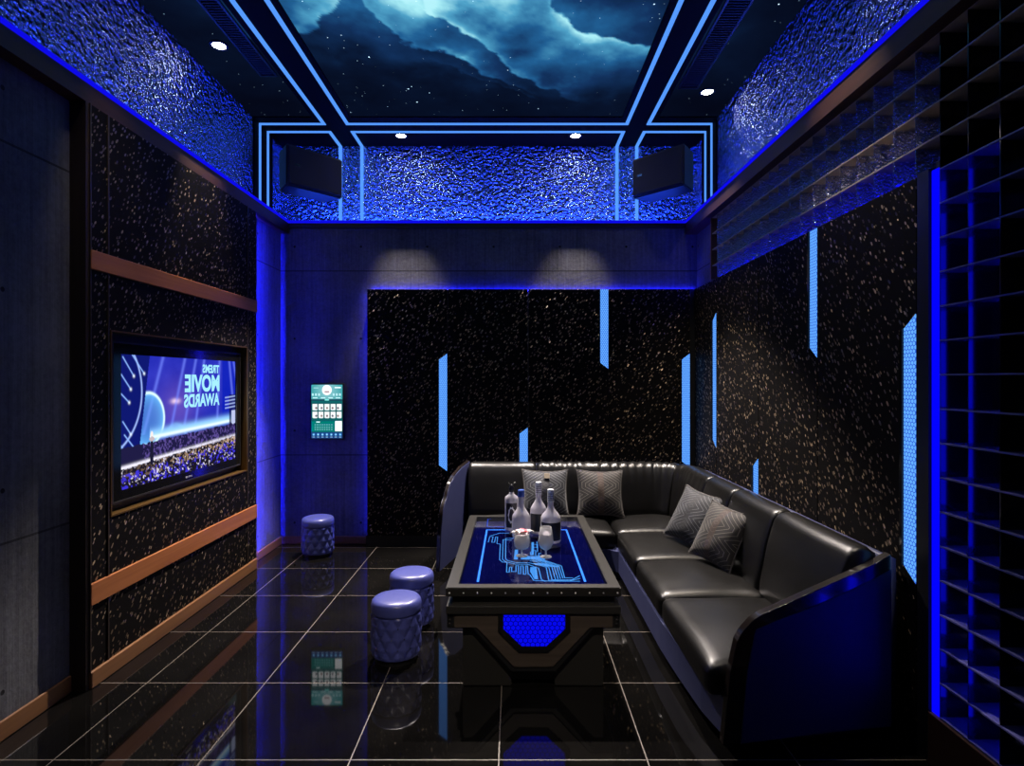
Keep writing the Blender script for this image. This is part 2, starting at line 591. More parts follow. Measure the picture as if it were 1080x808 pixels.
I += .12 * np.exp(-((Uw - 640) / 60) ** 2 - ((Vw - 5) / 22) ** 2)
I *= (.30 + 1.35 * fbm(GX * 3.6, GY * 3.6, 7, 8))
I *= np.clip((136 - V) / 75, .36, 1) * np.clip(1 - (V < -60) * .3, 0, 1)
side = 1 / (1 + np.exp(-(GX + 1.60) / .16)) / (1 + np.exp((GX - 1.15) / .16))
I *= .28 + .72 * side
I = np.clip(I, 0, 1.05)
def ramp_np(I, stops):
    xs = [s[0] for s in stops]
    return np.stack([np.interp(I, xs, [s[1][c] for s in stops]) for c in range(3)], -1)
cc = ramp_np(I, [(0, (.0010, .0016, .006)), (.08, (.0022, .006, .022)), (.25, (.006, .03, .105)), (.45, (.014, .105, .27)),
                 (.7, (.075, .34, .54)), (1.0, (.36, .78, .85)), (1.2, (.6, .95, 1.))])
M['starfield'] = picture_mat('starfield', 1.1, True)
ceil = grid_mesh('ceiling', Pc, cc, M['starfield'])
ceil['kind'] = 'structure'
# solid slab over the printed skin
struct('ceiling_slab', box(new(), RL - .1, RR + .1, YF, RB + .1, ZC + .005, ZC + .1), 'black_matte')
# black bands that carry the light lines
b = new()
for xa, xb in ((-1.735, -1.405), (.93, 1.245)):
    box(b, xa, xb, YF, 5.02, ZC - .012, ZC - .001)
box(b, RL + .001, RR - .001, 5.02, 5.637, ZC - .012, ZC - .001)
box(b, RL + .001, RL + .012, 5.04, 5.42, ZL, ZC - .012)
box(b, RR - .012, RR - .001, 5.04, 5.42, ZL, ZC - .012)
struct('trim_ceiling', b, 'black_void')

# ------------------------------------------------------------------ light lines on ceiling and upper walls
def ribbon(bm, pts, w, ups):
    """flat strips: consecutive axis-aligned segments as thin boxes"""
    for (a, b_) in zip(pts, pts[1:]):
        a = Vector(a); b_ = Vector(b_)
        lo = Vector((min(a.x, b_.x), min(a.y, b_.y), min(a.z, b_.z)))
        hi = Vector((max(a.x, b_.x), max(a.y, b_.y), max(a.z, b_.z)))
        d = (b_ - a)
        for i in range(3):
            if abs(d[i]) < 1e-6:
                h = w / 2 if not abs(ups[i]) else .004
                lo[i] -= h; hi[i] += h
            else:
                lo[i] -= w / 2 if not ups[i] else 0; hi[i] += w / 2 if not ups[i] else 0
        box(bm, lo.x, hi.x, lo.y, hi.y, lo.z, hi.z)
zt = ZC - .0145
Yo, Yi = 5.141, 5.307
XA, XB_, XC_, XD = -1.673, -1.466, .994, 1.185
LW = .03
YN = -.6
def lightline(label, segs):
    bm = new()
    for pts, ups, w in segs:
        ribbon(bm, pts, w, ups)
    o = obj('light_strip', bm, 'led_cyan')
    tag(o, label, 'light strip', 'blue light lines of the ceiling')
    return o
Zu = (0, 0, 1); Xu = (1, 0, 0); Yu = (0, 1, 0)
xl, xr, yb = RL + .016, RR - .016, RB - .005
lightline('blue light line running down the ceiling and turning out to the left side wall',
          [([(XA, YN, zt), (XA, Yo, zt), (xl, Yo, zt)], Zu, LW), ([(xl, Yo, zt), (xl, Yo, ZL + .01)], Xu, LW)])
lightline('long U-shaped blue light line framing the nebula in the middle of the ceiling',
          [([(XB_, YN, zt), (XB_, Yo, zt), (XC_, Yo, zt), (XC_, YN, zt)], Zu, LW)])
lightline('blue light line running down the ceiling and turning out to the right side wall',
          [([(XD, YN, zt), (XD, Yo, zt), (xr, Yo, zt)], Zu, LW), ([(xr, Yo, zt), (xr, Yo, ZL + .01)], Xu, LW)])
lightline('short blue light line around the left speaker, from side wall to back wall',
          [([(xl, Yi, zt), (XA, Yi, zt), (XA, yb, zt)], Zu, LW), ([(xl, Yi, zt), (xl, Yi, ZL + .01)], Xu, LW), ([(XA, yb, zt), (XA, yb, ZL + .01)], Yu, LW)])
lightline('blue light line framing the middle of the rippled steel back wall',
          [([(XB_, yb, zt), (XB_, Yi, zt), (XC_, Yi, zt), (XC_, yb, zt)], Zu, LW), ([(XB_, yb, zt), (XB_, yb, ZL + .01)], Yu, LW), ([(XC_, yb, zt), (XC_, yb, ZL + .01)], Yu, LW)])
lightline('short blue light line around the right speaker, from side wall to back wall',
          [([(xr, Yi, zt), (XD, Yi, zt), (XD, yb, zt)], Zu, LW), ([(xr, Yi, zt), (xr, Yi, ZL + .01)], Xu, LW), ([(XD, yb, zt), (XD, yb, ZL + .01)], Yu, LW)])

# cove lights: tube along the ledge edge, wide diodes further in, all around the room
def cove(label, edge, strip):
    t = thing('cove_light', label, 'cove light', (0, 0, ZL), 'blue cove lights on the ledge')
    obj('edge_tube', box(new(), *edge), 'led_line', t)
    obj('diode_strip', box(new(), *strip), 'led_cove', t)
e = .016
cove('deep blue cove light on the ledge above the television wall', (XPL - e, XPL + .004, YF, YB - .02, ZL - .008, ZL + .018), (RL + .025, XPL - .07, YF, 5.02, ZL - .008, ZL - .002))
cove('deep blue cove light on the ledge of the back wall', (XPL - e, 1.60 + e, YB - .024, YB - .02 + e, ZL - .008, ZL + .018), (XPL + .05, 1.55, YB + .03, RB - .06, ZL - .008, ZL - .002))
cove('deep blue cove light on the ledge above the mirrored shelves', (1.596, 1.60 + e, YF, YB - .02, ZL - .008, ZL + .018), (1.67, RR - .025, YF, 5.02, ZL - .008, ZL - .002))

# ------------------------------------------------------------------ ceiling grilles
def vent(label, x0, x1, y0, y1):
    t = thing('ceiling_grille', label, 'air vent', ((x0 + x1) / 2, y0, ZC), 'linear air grilles of the ceiling')
    obj('frame', ring_prism(new(), rect(x0, x1, y0, y1), rect(x0 + .014, x1 - .014, y0 + .014, y1 - .014), 'Z', ZC - .016, ZC - .001), 'black_metal', t)
    obj('backing', box(new(), x0 + .01, x1 - .01, y0 + .01, y1 - .01, ZC - .003, ZC - .001), 'black_matte', t)
    s = new(); y = y0 + .03
    while y < y1 - .02:
        prism(s, [(y, ZC - .013), (y + .004, ZC - .014), (y + .012, ZC - .004), (y + .008, ZC - .003)], 'X', x0 + .012, x1 - .012)
        y += .026
    obj('slats', s, 'gunmetal', t)
vent('black slatted air grille beside the left light line', -1.885, -1.755, 1.2, 4.34)
vent('black slatted air grille beside the right light line', 1.265, 1.425, 1.2, 4.52)

# ------------------------------------------------------------------ downlights
SPOT_RED = (1.0, .80, .58)
def downlight(label, x, y, power, size=52, aim=None, blend=.35, col=(1., .86, .70)):
    zc = ZC - (.012 if y > 5.02 else 0)
    t = thing('downlight', label, 'downlight', (x, y, zc), 'recessed spot lights of the ceiling')
    obj('ring', ring_prism(new(), [(x + .06 * math.cos(a), y + .06 * math.sin(a)) for a in np.linspace(0, 2 * PI, 24, endpoint=False)],
                           [(x + .043 * math.cos(a), y + .043 * math.sin(a)) for a in np.linspace(0, 2 * PI, 24, endpoint=False)], 'Z', zc - .010, zc - .001), 'black_metal', t)
    obj('lens', lathe(new(), [(0, zc - .007), (.043, zc - .007), (.043, zc - .002), (0, zc - .002)], 24, x, y, False), 'lamp_white', t)
    ld = bpy.data.lights.new('spot', 'SPOT')
    ld.energy = power; ld.spot_size = math.radians(size); ld.spot_blend = blend
    ld.color = col; ld.shadow_soft_size = .03
    lo = bpy.data.objects.new('spot', ld)
    C.objects.link(lo)
    lo.parent = t; lo.location = (0, 0, -.02)
    a = aim or (x, y, 0)
    lo.rotation_euler = Vector((a[0] - x, a[1] - y, a[2] - zc)).to_track_quat('-Z', 'Y').to_euler()
BK = (1., .88, .80)
downlight('lit recessed spot above the left end of the back wall', -1.039, 5.378, 1000, 61, (-.96, 4.13, 0.6), .45, BK)
downlight('lit recessed spot above the back sofa, right of the middle', .567, 5.378, 1000, 61, (.53, 4.13, 0.6), .40, BK)
downlight('lit recessed spot close to the rippled steel of the television wall', -1.994, 3.95, 260, 46, (-1.97, 3.95, 0), .9)
downlight('lit recessed spot close to the rippled steel above the shelves', 1.518, 4.585, 260, 60, (1.50, 4.4, 0), .9)
downlight('recessed spot in the ceiling over the near end of the television wall', -1.65, 2.75, 75, 46, (-2.10, 3.5, 1.2), 1.)
downlight('recessed spot in the ceiling over the near end of the sofa', 1.38, 2.85, 135, 50, (1.80, 2.85, 1.1), 1.)
downlight('recessed spot in the ceiling nearest the camera, aimed at the low table', .10, .35, 260, 25, (.05, 2.9, .35), .6)

# ------------------------------------------------------------------ left wall panelling
YA, YBp = 2.887, 4.756            # near and far end of the panelling
struct('trim_panel_post', box(new(), XL, XPL, YA - .022, YA, 0, ZL - .1), 'wood_post')
cols = [(YA, 3.016, 'narrow', 'near'), (3.024, 4.598, 'wide', 'middle'), (4.606, YBp, 'narrow', 'far')]
rows = [(.085, .41, 'under the lower wooden band', 'low'), (.52, 2.08, 'between the two wooden bands', 'mid'), (2.178, ZL - .1, 'above the upper wooden band', 'top')]
TY0, TY1, TZ0, TZ1 = 3.037, 4.592, .817, 1.791     # television recess
for ya, yb_, w, cn in cols:
    for za, zb, rn, rk in rows:
        if w == 'wide' and rk == 'mid':
            lab = 'large black flecked wall panel with the television recess'
        elif w == 'wide':
            lab = f'wide black flecked panel {rn} on the television wall'
        else:
            lab = f'narrow flecked panel {rn}, {"far" if cn == "far" else "near"} end of television wall'
        if w == 'wide' and rk == 'mid':
            t = thing('flecked_panel', lab, 'wall panel', (XPL, (ya + yb_) / 2, za), 'flecked panels of the television wall')
            obj('face', ring_prism(new(), rect(ya, yb_, za, zb), rect(TY0, TY1 - .002, TZ0, TZ1), 'X', XL + .002, XPL), 'fleck', t)
            fr = ring_prism(new(), rect(TY0, TY1 - .002, TZ0, TZ1), rect(TY0 + .008, TY1 - .010, TZ0 + .008, TZ1 - .008), 'X', XL + .006, XPL + .006)
            obj('recess_frame', fr, 'bronze', t)
            obj('recess_back', box(new(), XL + .001, XL + .006, TY0, TY1 - .002, TZ0, TZ1), 'black_matte', t)
        else:
            o = obj('flecked_panel', box(new(), XL + .002, XPL, ya, yb_, za, zb), 'fleck')
            tag(o, lab, 'wall panel', 'flecked panels of the television wall')
for za, zb, lab in ((.41, .52, 'orange-brown wooden band below the television'), (2.08, 2.178, 'orange-brown wooden band above the television')):
    tag(obj('wood_band', box(new(), XL + .002, XPL + .012, YA, YBp, za + .001, zb - .001, .003), 'wood_band'), lab, 'wooden band', 'wooden bands of the television wall')
for ys, cn in ((3.020, 'near end'), (4.602, 'far end')):
    b = new()
    for za, zb in ((.085, .41), (.52, 2.08), (2.178, ZL - .1)):
        box(b, XPL - .01, XPL + .006, ys - .004, ys + .004, za, zb)
    struct('trim_seam', b, 'seam_metal')
struct('trim_panel_edge', box(new(), XPL - .02, XPL + .008, YA - .001, YA + .006, .085, ZL - .1), 'seam_metal')
bb('baseboard_panel', XL, XPL + .014, YA, YBp, 0, .084)
# hidden blue diodes washing the nook behind the far end of the panelling
t = thing('light_strip', 'blue light strip behind the far edge of the television wall panelling', 'light strip', (XL + .04, YBp, 0))
obj('diodes', box(new(), XL + .034, XL + .050, YBp - .002, YBp + .006, 0, ZL - .12), led('led_nook', (.010, .010, 1.), 1300.), t)
obj('added_baffle', prism(new(), [(XL + .052, YBp - .002), (XL + .057, YBp - .002), (XL + .041, YBp + .10), (XL + .037, YBp + .10)], 'Z', 0, ZL - .12), 'black_metal', t)  # baffle added to keep the diode light off the back wall

# ------------------------------------------------------------------ television
t = thing('television', 'wall television in a recess showing a stage, crowd and mirrored words', 'television', (-2.14, 3.86, .872))
TVX = -2.135
y0, y1, z0, z1 = 3.105, 4.55, .872, 1.736
obj('casing', box(new(), XL + .006, TVX - .012, y0, y1, z0, z1, .006), 'black_metal', t)
sy0, sy1, sz0, sz1 = 3.175, 4.490, .930, 1.672
obj('bezel', ring_prism(new(), rect(y0, y1, z0, z1), rect(sy0, sy1, sz0, sz1), 'X', TVX - .014, TVX), 'black_gloss', t)
obj('rim', ring_prism(new(), rect(y0 - .004, y1 + .004, z0 - .004, z1 + .004), rect(y0 + .006, y1 - .006, z0 + .006, z1 - .006), 'X', TVX - .006, TVX + .003), 'gunmetal', t)
b = new()
for i, w in enumerate((.012, .008, .011, .009, .010)):
    box(b, TVX, TVX + .001, 3.80 + i * .016, 3.80 + i * .016 + w, .892, .903)
obj('maker_mark', b, plain('mark_grey', (.45, .45, .47), .5), t)
nu, nv = 330, 186
u, v = np.meshgrid(np.linspace(0, 1, nu), np.linspace(0, 1, nv))
A = 1.78
img = np.zeros((nv, nu, 3))
def blend(mask, col):
    global img
    m = np.clip(mask, 0, 1)[..., None]
    img = img * (1 - m) + np.array(col) * m
nz = fbm(u * 5, v * 4, 5, 21)
img[:] = (.006, .012, .34)
blend(np.clip(nz * 1.6 - .4, 0, 1) * .5, (.05, .06, .62))
blend(np.exp(-((u - .42) / .16) ** 2 - ((v - .42) / .22) ** 2) * .6, (.15, .09, .45))
blend((u > .85) * .7, (.0, .01, .42))
blend(np.exp(-((u - .40) / .035) ** 2 - ((v - .37) / .022) ** 2) * .9, (.9, .65, .8))
for ub, sl in ((.30, .26), (.48, .22), (.58, .20), (.66, .16), (.82, .05), (.93, -.12), (.98, -.2)):   # beams
    d = np.abs(u + sl * v * .9 - ub)
    blend(np.exp(-(d / .012) ** 2) * .55 * (v < .62), (.16, .22, .95))
# planet
r = np.hypot((u - .19) * A, v - .50)
blend((r < .215) * np.clip(.35 + (r / .215) ** 3 * .75, 0, 1), (.12, .42, .85))
blend(np.exp(-((r - .208) / .012) ** 2) * (u > .16), (.7, .95, 1.))
r2 = np.hypot((u - .40) * A, v - .74)
blend(np.exp(-((r2 - .17) / .02) ** 2) * .5 * (v < .66), (.2, .45, .9))
# bright horizon
hz = .672 - .06 * u
blend(np.exp(-((v - hz + .035) / .04) ** 2) * (u > .2) * .95, (.30, .62, 1.))
blend(np.exp(-((v - hz + .012) / .016) ** 2) * (u > .2), (.75, .92, 1.))
# dark slanted wing at left with light traces
wing = u + .0 < .20 - .10 * v
blend(wing * 1., (.004, .008, .14))
blend(np.exp(-((np.hypot((u + .12) * A, v - .28) - .47) / .008) ** 2) * (u < .2), (.35, .5, 1.))
for (ua, va, ub, vb) in ((.02, .02, .09, .16), (.01, .15, .07, .26), (.0, .28, .06, .36), (.03, .60, .10, .72), (.0, .66, .05, .76), (.08, .0, .16, .14), (.02, .50, .07, .60)):
    tt = np.clip(((u - ua) * (ub - ua) + (v - va) * (vb - va)) / ((ub - ua) ** 2 + (vb - va) ** 2), 0, 1)
    d = np.hypot((u - ua - tt * (ub - ua)) * A, v - va - tt * (vb - va))
    blend(np.exp(-(d / .006) ** 2), (.25, .45, 1.))
    d = np.hypot((u - ub) * A, v - vb)
    blend(np.exp(-(d / .011) ** 2), (.8, .9, 1.))
# right-hand gantry
blend(((u > .93) & (v > .34) & (v < .7)) * .8, (.004, .004, .05))
for k_ in range(4):
    blend(np.exp(-((v - .36 - .035 * k_ + .1 * (u - .95)) / .006) ** 2) * (u > .88), (.35, .45, .8))
blend(((u > .955) & (v > .50) & (v < .74)) * 1., (.45, .5, .75))
# crowds
rs = np.random.RandomState(4)
cr = fbm(u * 95, v * 50, 3, 31)
sky = .70 - .07 * u + .03 * (fbm(u * 45, v * 0, 3, 33) - .5)
blend((v > sky) * 1., (.012, .010, .05))
blend(((v > sky) & (cr > .57) & (u > .15)) * .7, (.12, .08, .34))
stage = .845 - .085 * u
blend(np.exp(-((v - stage) / .016) ** 2) * np.clip(1.1 - .5 * u + .6 * (cr - .5), 0, 1), (.85, .82, .95))
low = v > stage + .012 + .03 * (fbm(u * 50, v * 0 + 3, 3, 35) - .5)
c2 = fbm(u * 90, v * 52, 3, 41)
blend(low * 1., (.010, .008, .016))
blend((low & (c2 > .56)) * np.clip(.1 + u, 0, 1) * .8 * (v < stage + .11), (.55, .36, .22))
blend((low & (fbm(u * 70, v * 44, 3, 47) > .60) & (v > stage + .05)) * .75, (.05, .035, .75))
blend((low & (fbm(u * 80, v * 50, 3, 53) > .69)) * .8, (.75, .7, .85))
# performer
pu = .215
for cu, cv, ru, rv, col in ((pu, .715, .010, .085, (.01, .01, .03)), (pu - .006, .80, .007, .07, (.01, .01, .03)), (pu + .006, .80, .007, .07, (.01, .01, .03)),
                            (pu, .625, .009, .026, (.85, .75, .7)), (pu, .66, .020, .018, (.5, .42, .45))):
    blend((((u - cu) / ru) ** 2 + ((v - cv) / rv) ** 2 < 1) * 1., col)
M['tv_picture'] = picture_mat('tv_picture', 1.2)
Pt = np.stack([np.full_like(u, TVX - .008), sy0 + u * (sy1 - sy0), sz1 - v * (sz1 - sz0)], -1) - np.array(ORG['television'])
scr = grid_mesh('screen', Pt, img, M['tv_picture'])
scr.parent = t; ORG[scr.name] = ORG['television']
M['tv_words'] = led('tv_words', (.35, .78, .95), 1.15)
def tv_word(txt, u0, u1, v0, v1):
    cu = bpy.data.curves.new('words', 'FONT')
    cu.body = txt; cu.offset = .04; cu.extrude = 0
    o = bpy.data.objects.new('words', cu)
    C.objects.link(o)
    bpy.context.view_layer.update()
    bb_ = [Vector(c) for c in o.bound_box]
    mx0, mx1 = min(c.x for c in bb_), max(c.x for c in bb_)
    my0, my1 = min(c.y for c in bb_), max(c.y for c in bb_)
    W = (u1 - u0) * (sy1 - sy0); Hh = (v1 - v0) * (sz1 - sz0)
    sx, sy = W / (mx1 - mx0), Hh / (my1 - my0)
    dg = bpy.context.evaluated_depsgraph_get()
    me = bpy.data.meshes.new_from_object(o.evaluated_get(dg))
    bpy.data.objects.remove(o)
    yR = sy0 + u1 * (sy1 - sy0); zB = sz1 - v1 * (sz1 - sz0)
    og = ORG['television']
    for vt in me.vertices:
        x_, y_ = vt.co.x, vt.co.y
        vt.co = Vector((TVX - .006, yR - (x_ - mx0) * sx, zB + (y_ - my0) * sy)) - og
    me.materials.clear(); me.materials.append(M['tv_words'])
    o = bpy.data.objects.new('words', me)
    C.objects.link(o)
    o.parent = scr
tv_word('TREMS', .640, .812, .045, .125)
tv_word('MOVIE', .475, .815, .140, .300)
tv_word('AWARDS', .468, .815, .315, .435)

# ------------------------------------------------------------------ song tablet on the back wall
tx0, tx1, tz0, tz1 = -1.893, -1.580, .977, 1.500
t = thing('song_screen', 'upright teal touch screen on the concrete back wall', 'screen', (-1.736, YB, tz0))
obj('casing', box(new(), tx0, tx1, YB - .035, YB + .002, tz0, tz1, .005), 'black_metal', t)
nu, nv = 150, 250
u, v = np.meshgrid(np.linspace(0, 1, nu), np.linspace(0, 1, nv))
img = np.zeros((nv, nu, 3))
img[:] = (.004, .10, .11)
blend((v < .27) * 1., (.05, .33, .36))
blend((v < .27) * np.clip(1 - np.hypot((u - .5), (v - .1) * 1.6) * 2.2, 0, 1), (.25, .55, .6))
r = np.hypot((u - .5), (v - .10) * 1.63)
blend((r < .155) * 1., (.95, .97, 1.)); blend(((r < .10) & (v > .12) & (v < .15) & (np.abs(u - .5) < .08)) * .8, (.25, .1, .12))
for uu in (.05, .15, .25, .72, .82, .92):
    blend(((np.abs(u - uu) < .03) & (np.abs(v - .185) < .022)) * 1., (.45, .75, .8))
for uu in (.12, .38, .62, .86):
    blend(((np.abs(u - uu) < .075) & (np.abs(v - .245) < .010)) * 1., (.5, .8, .85))
blend(((np.abs(u - .15) < .08) & (np.abs(v - .06) < .006)) * 1., (.4, .7, .75))
blend(((np.abs(u - .85) < .10) & (np.abs(v - .055) < .012)) * 1., (.8, .95, 1.))
blend(((v > .27) & (v < .30)) * 1., (.01, .05, .09))
blend(((np.abs(u - .5) < .07) & (np.abs(v - .285) < .012)) * 1., (.2, .75, .7))
for rw in range(2):
    for cl in range(5):
        cu_, cv_ = .115 + cl * .195, .415 + rw * .145
        blend(((np.abs(u - cu_) < .078) & (np.abs(v - cv_) < .056)) * 1., (.86, .88, .9))
        blend(((np.hypot(u - cu_ + .02 * (cl - 2), (v - cv_ - .02) * 1.6) < .035)) * .9, [(.12, .05, .06), (.06, .05, .09), (.2, .12, .1)][(cl + rw) % 3])
        blend(((np.abs(u - cu_) < .06) & (np.abs(v - cv_ - .064) < .006)) * 1., (.3, .5, .5))
blend(((v > .68) & (v < .87) & (u < .74)) * 1., (.0, .17, .16))
for rw in range(3):
    for cl in range(8):
        blend(((np.abs(u - .13 - cl * .075) < .024) & (np.abs(v - .745 - rw * .045) < .014)) * .8, (.12, .42, .42))
blend(((np.abs(u - .22) < .06) & (np.abs(v - .695) < .010)) * 1., (.6, .9, .9))
blend(((u > .765) & (u < .98) & (v > .675) & (v < .865)) * 1., (.92, .95, .97))
blend((v > .885) * 1., (.01, .05, .19))
for cl in range(7):
    blend((np.hypot(u - .075 - cl * .142, (v - .928) * 1.63) < .042) * 1., (.06, .28, .62))
    blend((np.hypot(u - .075 - cl * .142, (v - .928) * 1.63) < .018) * 1., (.4, .7, .95))
    blend(((np.abs(u - .075 - cl * .142) < .035) & (np.abs(v - .975) < .007)) * 1., (.3, .5, .8))
M['song_picture'] = picture_mat('song_picture', 1.2)
b_ = .012
Pt = np.stack([tx0 + b_ + u * (tx1 - tx0 - 2 * b_), np.full_like(u, YB - .0365), tz1 - b_ - v * (tz1 - tz0 - 2 * b_)], -1) - np.array(ORG['song_screen'])
o = grid_mesh('display', Pt, img, M['song_picture']); o.parent = t

# ------------------------------------------------------------------ panelling with light strips (back and right walls)
def strip_shape(a0, a1, zb, zt_, top_cut, bot_cut):
    """outline with a slanted end; a1 is the edge that keeps the point"""
    c = .055
    return [(a0, zb + (c if bot_cut else 0)), (a1, zb), (a1, zt_), (a0, zt_ - (c if top_cut else 0))]
PZ = 2.366
def back_panel(x0, x1, label, strip=None):
    t = thing('flecked_panel', label, 'wall panel', ((x0 + x1) / 2, YPB, .1), 'flecked panels of the back wall')
    obj('face', box(new(), x0 + .002, x1 - .002, YPB, YB - .03, .1, PZ, .003), 'fleck', t)
    if strip:
        zb, zt_, tc, bc = strip
        a1 = x1 - .004; a0 = a1 - .074
        o = obj('light_strip', prism(new(), strip_shape(a0, a1, zb, zt_, tc, bc), 'Y', YPB - .002, YPB + .01), 'hex_strip', t)
        o['label'] = 'pale blue honeycomb light strip'
        obj('strip_edge', prism(new(), [(a0 - .012, zb + (.055 if bc else 0)), (a0, zb + (.055 if bc else 0)), (a0, zt_ - (.055 if tc else 0)), (a0 - .012, zt_ - (.055 if tc else 0))], 'Y', YPB - .008, YPB + .005), 'black_gloss', t)
def zpx(py, Y): return EYE - (py - VY) * Y / F
bx = [-1.349, -.609, .131, .870, 1.618, 1.66]
back_panel(bx[0], bx[1], 'black flecked back wall panel beside the blue concrete nook, with light strip at mid height', (zpx(497, YPB), zpx(373, YPB), True, True))
back_panel(bx[1], bx[2], 'black flecked back wall panel with a short light strip just above the sofa', (.55, zpx(451, YPB), True, False))
back_panel(bx[2], bx[3], 'black flecked back wall panel with a light strip hanging from its top edge', (zpx(389, YPB), PZ - .003, False, True))
back_panel(bx[3], bx[4], 'black flecked back wall panel in the sofa corner, with light strip ending behind the sofa', (zpx(493, YPB), zpx(373, YPB), True, True))
struct('trim_corner', box(new(), bx[4], XR, YPB + .004, YB - .03, .1, PZ), 'black_metal')
struct('trim_kick_back', box(new(), bx[0] - .012, XR, YPB + .012, YB, 0, .1), 'black_metal')

ry = [5.355, 4.79, 3.966, 3.194, 2.407]
def right_panel(ya, yb_, label, strip):
    t = thing('flecked_panel', label, 'wall panel', (XPR, (ya + yb_) / 2, .1), 'flecked panels of the right wall')
    obj('face', box(new(), XPR, XR - .001, yb_ + .002, ya - .002, .1, PZ, .003), 'fleck', t)
    zb, zt_, tc, bc = strip
    a1 = yb_ + .004; a0 = a1 + .073
    o = obj('light_strip', prism(new(), strip_shape(a0, a1, zb, zt_, tc, bc), 'X', XPR - .002, XPR + .01), 'hex_strip', t)
    o['label'] = 'pale blue honeycomb light strip'
    obj('strip_edge', prism(new(), [(a0 + .018, zb + (.07 if bc else 0)), (a0, zb + (.055 if bc else 0)), (a0, zt_ - (.055 if tc else 0)), (a0 + .018, zt_ - (.07 if tc else 0))], 'X', XPR - .010, XPR + .005), 'black_gloss', t)
right_panel(ry[0], ry[1], 'black flecked panel at the corner end of the right wall with a thin-looking light strip', (zpx(472, 4.79), zpx(330, 4.79), True, True))
right_panel(ry[1], ry[2], 'black flecked right wall panel with a short light strip rising from behind the sofa', (.55, zpx(484, 3.97), True, False))
right_panel(ry[2], ry[3], 'black flecked right wall panel with a light strip hanging from its top edge', (zpx(377, 3.2), PZ - .003, False, True))
right_panel(ry[3], ry[4], 'black flecked right wall panel next to the tall shelves, with a long light strip', (zpx(616, 2.41), zpx(331, 2.41), True, True))
struct('trim_kick_right', box(new(), XPR + .03, XR, 2.41, 5.35, 0, .1), 'black_metal')
struct('trim_panel_frame', box(new(), XPR, XR + .06, 2.338, 2.405, .0, PZ + .01), 'black_metal')
# hidden diodes behind the panelling
tag(obj('light_strip', box(new(), bx[0] - .008, bx[0] + .001, YPB + .055, YPB + .075, .1, PZ - .03), 'led_back'), 'blue light strip behind the nook-side edge of the back wall panelling', 'light strip')
tag(obj('light_strip', box(new(), bx[0] + .02, XR - .02, YB - .024, YB + .001, PZ - .002, PZ + .006), led('led_top', (.012, .012, 1.), 30.0)), 'blue light strip along the top of the back wall panelling', 'light strip')
tag(obj('light_strip', box(new(), XPR + .03, XR - .003, 2.45, 4.84, PZ + .001, PZ + .007), led('led_top_right', (.006, .006, 1.), 3.)), 'blue light strip on top of the right wall panelling, below the upper shelves', 'light strip')
tag(obj('light_strip', box(new(), 1.69, 1.705, 4.952, 4.962, PZ + .04, ZL - .14), led('led_corner', (.012, .012, 1.), 40.)), 'blue light strip behind the corner end of the upper shelves', 'light strip')

# ------------------------------------------------------------------ mirrored display shelves
M['shelf_black'] = plain('shelf_black', (.05, .05, .055), .10, .9, .5)
M['shelf_board'] = plain('shelf_board', (.50, .41, .32), .5, .0, .5)
M['shelf_low_bluelit'] = plain('shelf_low_bluelit', (.13, .13, .38), .25, .0, .6)  # blue light on the lower boards is put into their base colour
M['mirror'] = plain('mirror', (.75, .78, .8), .02, 1.)
M['mirror_dark'] = plain('mirror_dark', (.86, .87, .9), .02, 1.)
XS0, XS1 = 1.665, 1.765
zk = lambda k: .211 + DZ * k
t = thing('display_shelf', 'black mirrored grid shelving along the right wall, tall at the near end', 'shelf', (1.8, 2.2, 0))
Ytop = 4.90
YE = Y0S - 8 * .141
obj('back_mirror', box(new(), XS1, XS1 + .012, YE, Ytop, zk(16), zk(20)), 'mirror_dark', t)
obj('back_mirror', box(new(), XS1, XS1 + .012, YE, Y0S + .02, zk(0), zk(17)), 'mirror_dark', t)
tk = .004
for k_ in range(0, 19):
    y = Y0S + k_ * DW
    if k_ == 0: continue
    obj('divider', box(new(), XS0, XS1, y - tk / 2, y + tk / 2, PZ + .012, zk(20)), 'ripple_fine', t)
for k_ in range(0, 9):
    y = Y0S - k_ * .141
    obj('divider', box(new(), XS0, XS1, y - tk / 2, y + tk / 2, zk(0), zk(20)), 'shelf_black' if k_ < 9 else 'mirror', t)
for k_ in range(17, 21):
    obj('shelf_board', box(new(), XS0 - .002, XS1, YE, Ytop, zk(k_) - .003, zk(k_) + .003), 'shelf_board', t)
for k_ in range(0, 17):
    obj('shelf_board', box(new(), XS0 - .002, XS1, YE, Y0S, zk(k_) - .003, zk(k_) + .003), 'shelf_low_bluelit', t)
obj('end_frame', box(new(), XS0 - .01, XS1, Ytop, Ytop + .03, PZ + .012, zk(20)), 'wood_end', t)
obj('plinth', box(new(), XS0 - .012, XS1, YE, 2.335, 0, zk(0) - .004, .004), 'wood_dark', t)
o = obj('light_column', box(new(), XS0 + .004, XS0 + .022, 2.292, 2.333, zk(0) - .05, 2.366), 'led_blue', t)
o['label'] = 'upright saturated blue light bar'
obj('column_housing', box(new(), XS0 + .022, XS1, 2.288, 2.335, zk(0) - .003, 2.40), 'black_metal', t)
for k_ in (1, 2):
    y = Y0S - k_ * .141 + tk / 2
    obj('light_bar', box(new(), XS0 + .080, XS0 + .098, y, y + .004, zk(0) + .01, 2.36), led('led_shelf', (.004, .004, 1.), 7.), t)

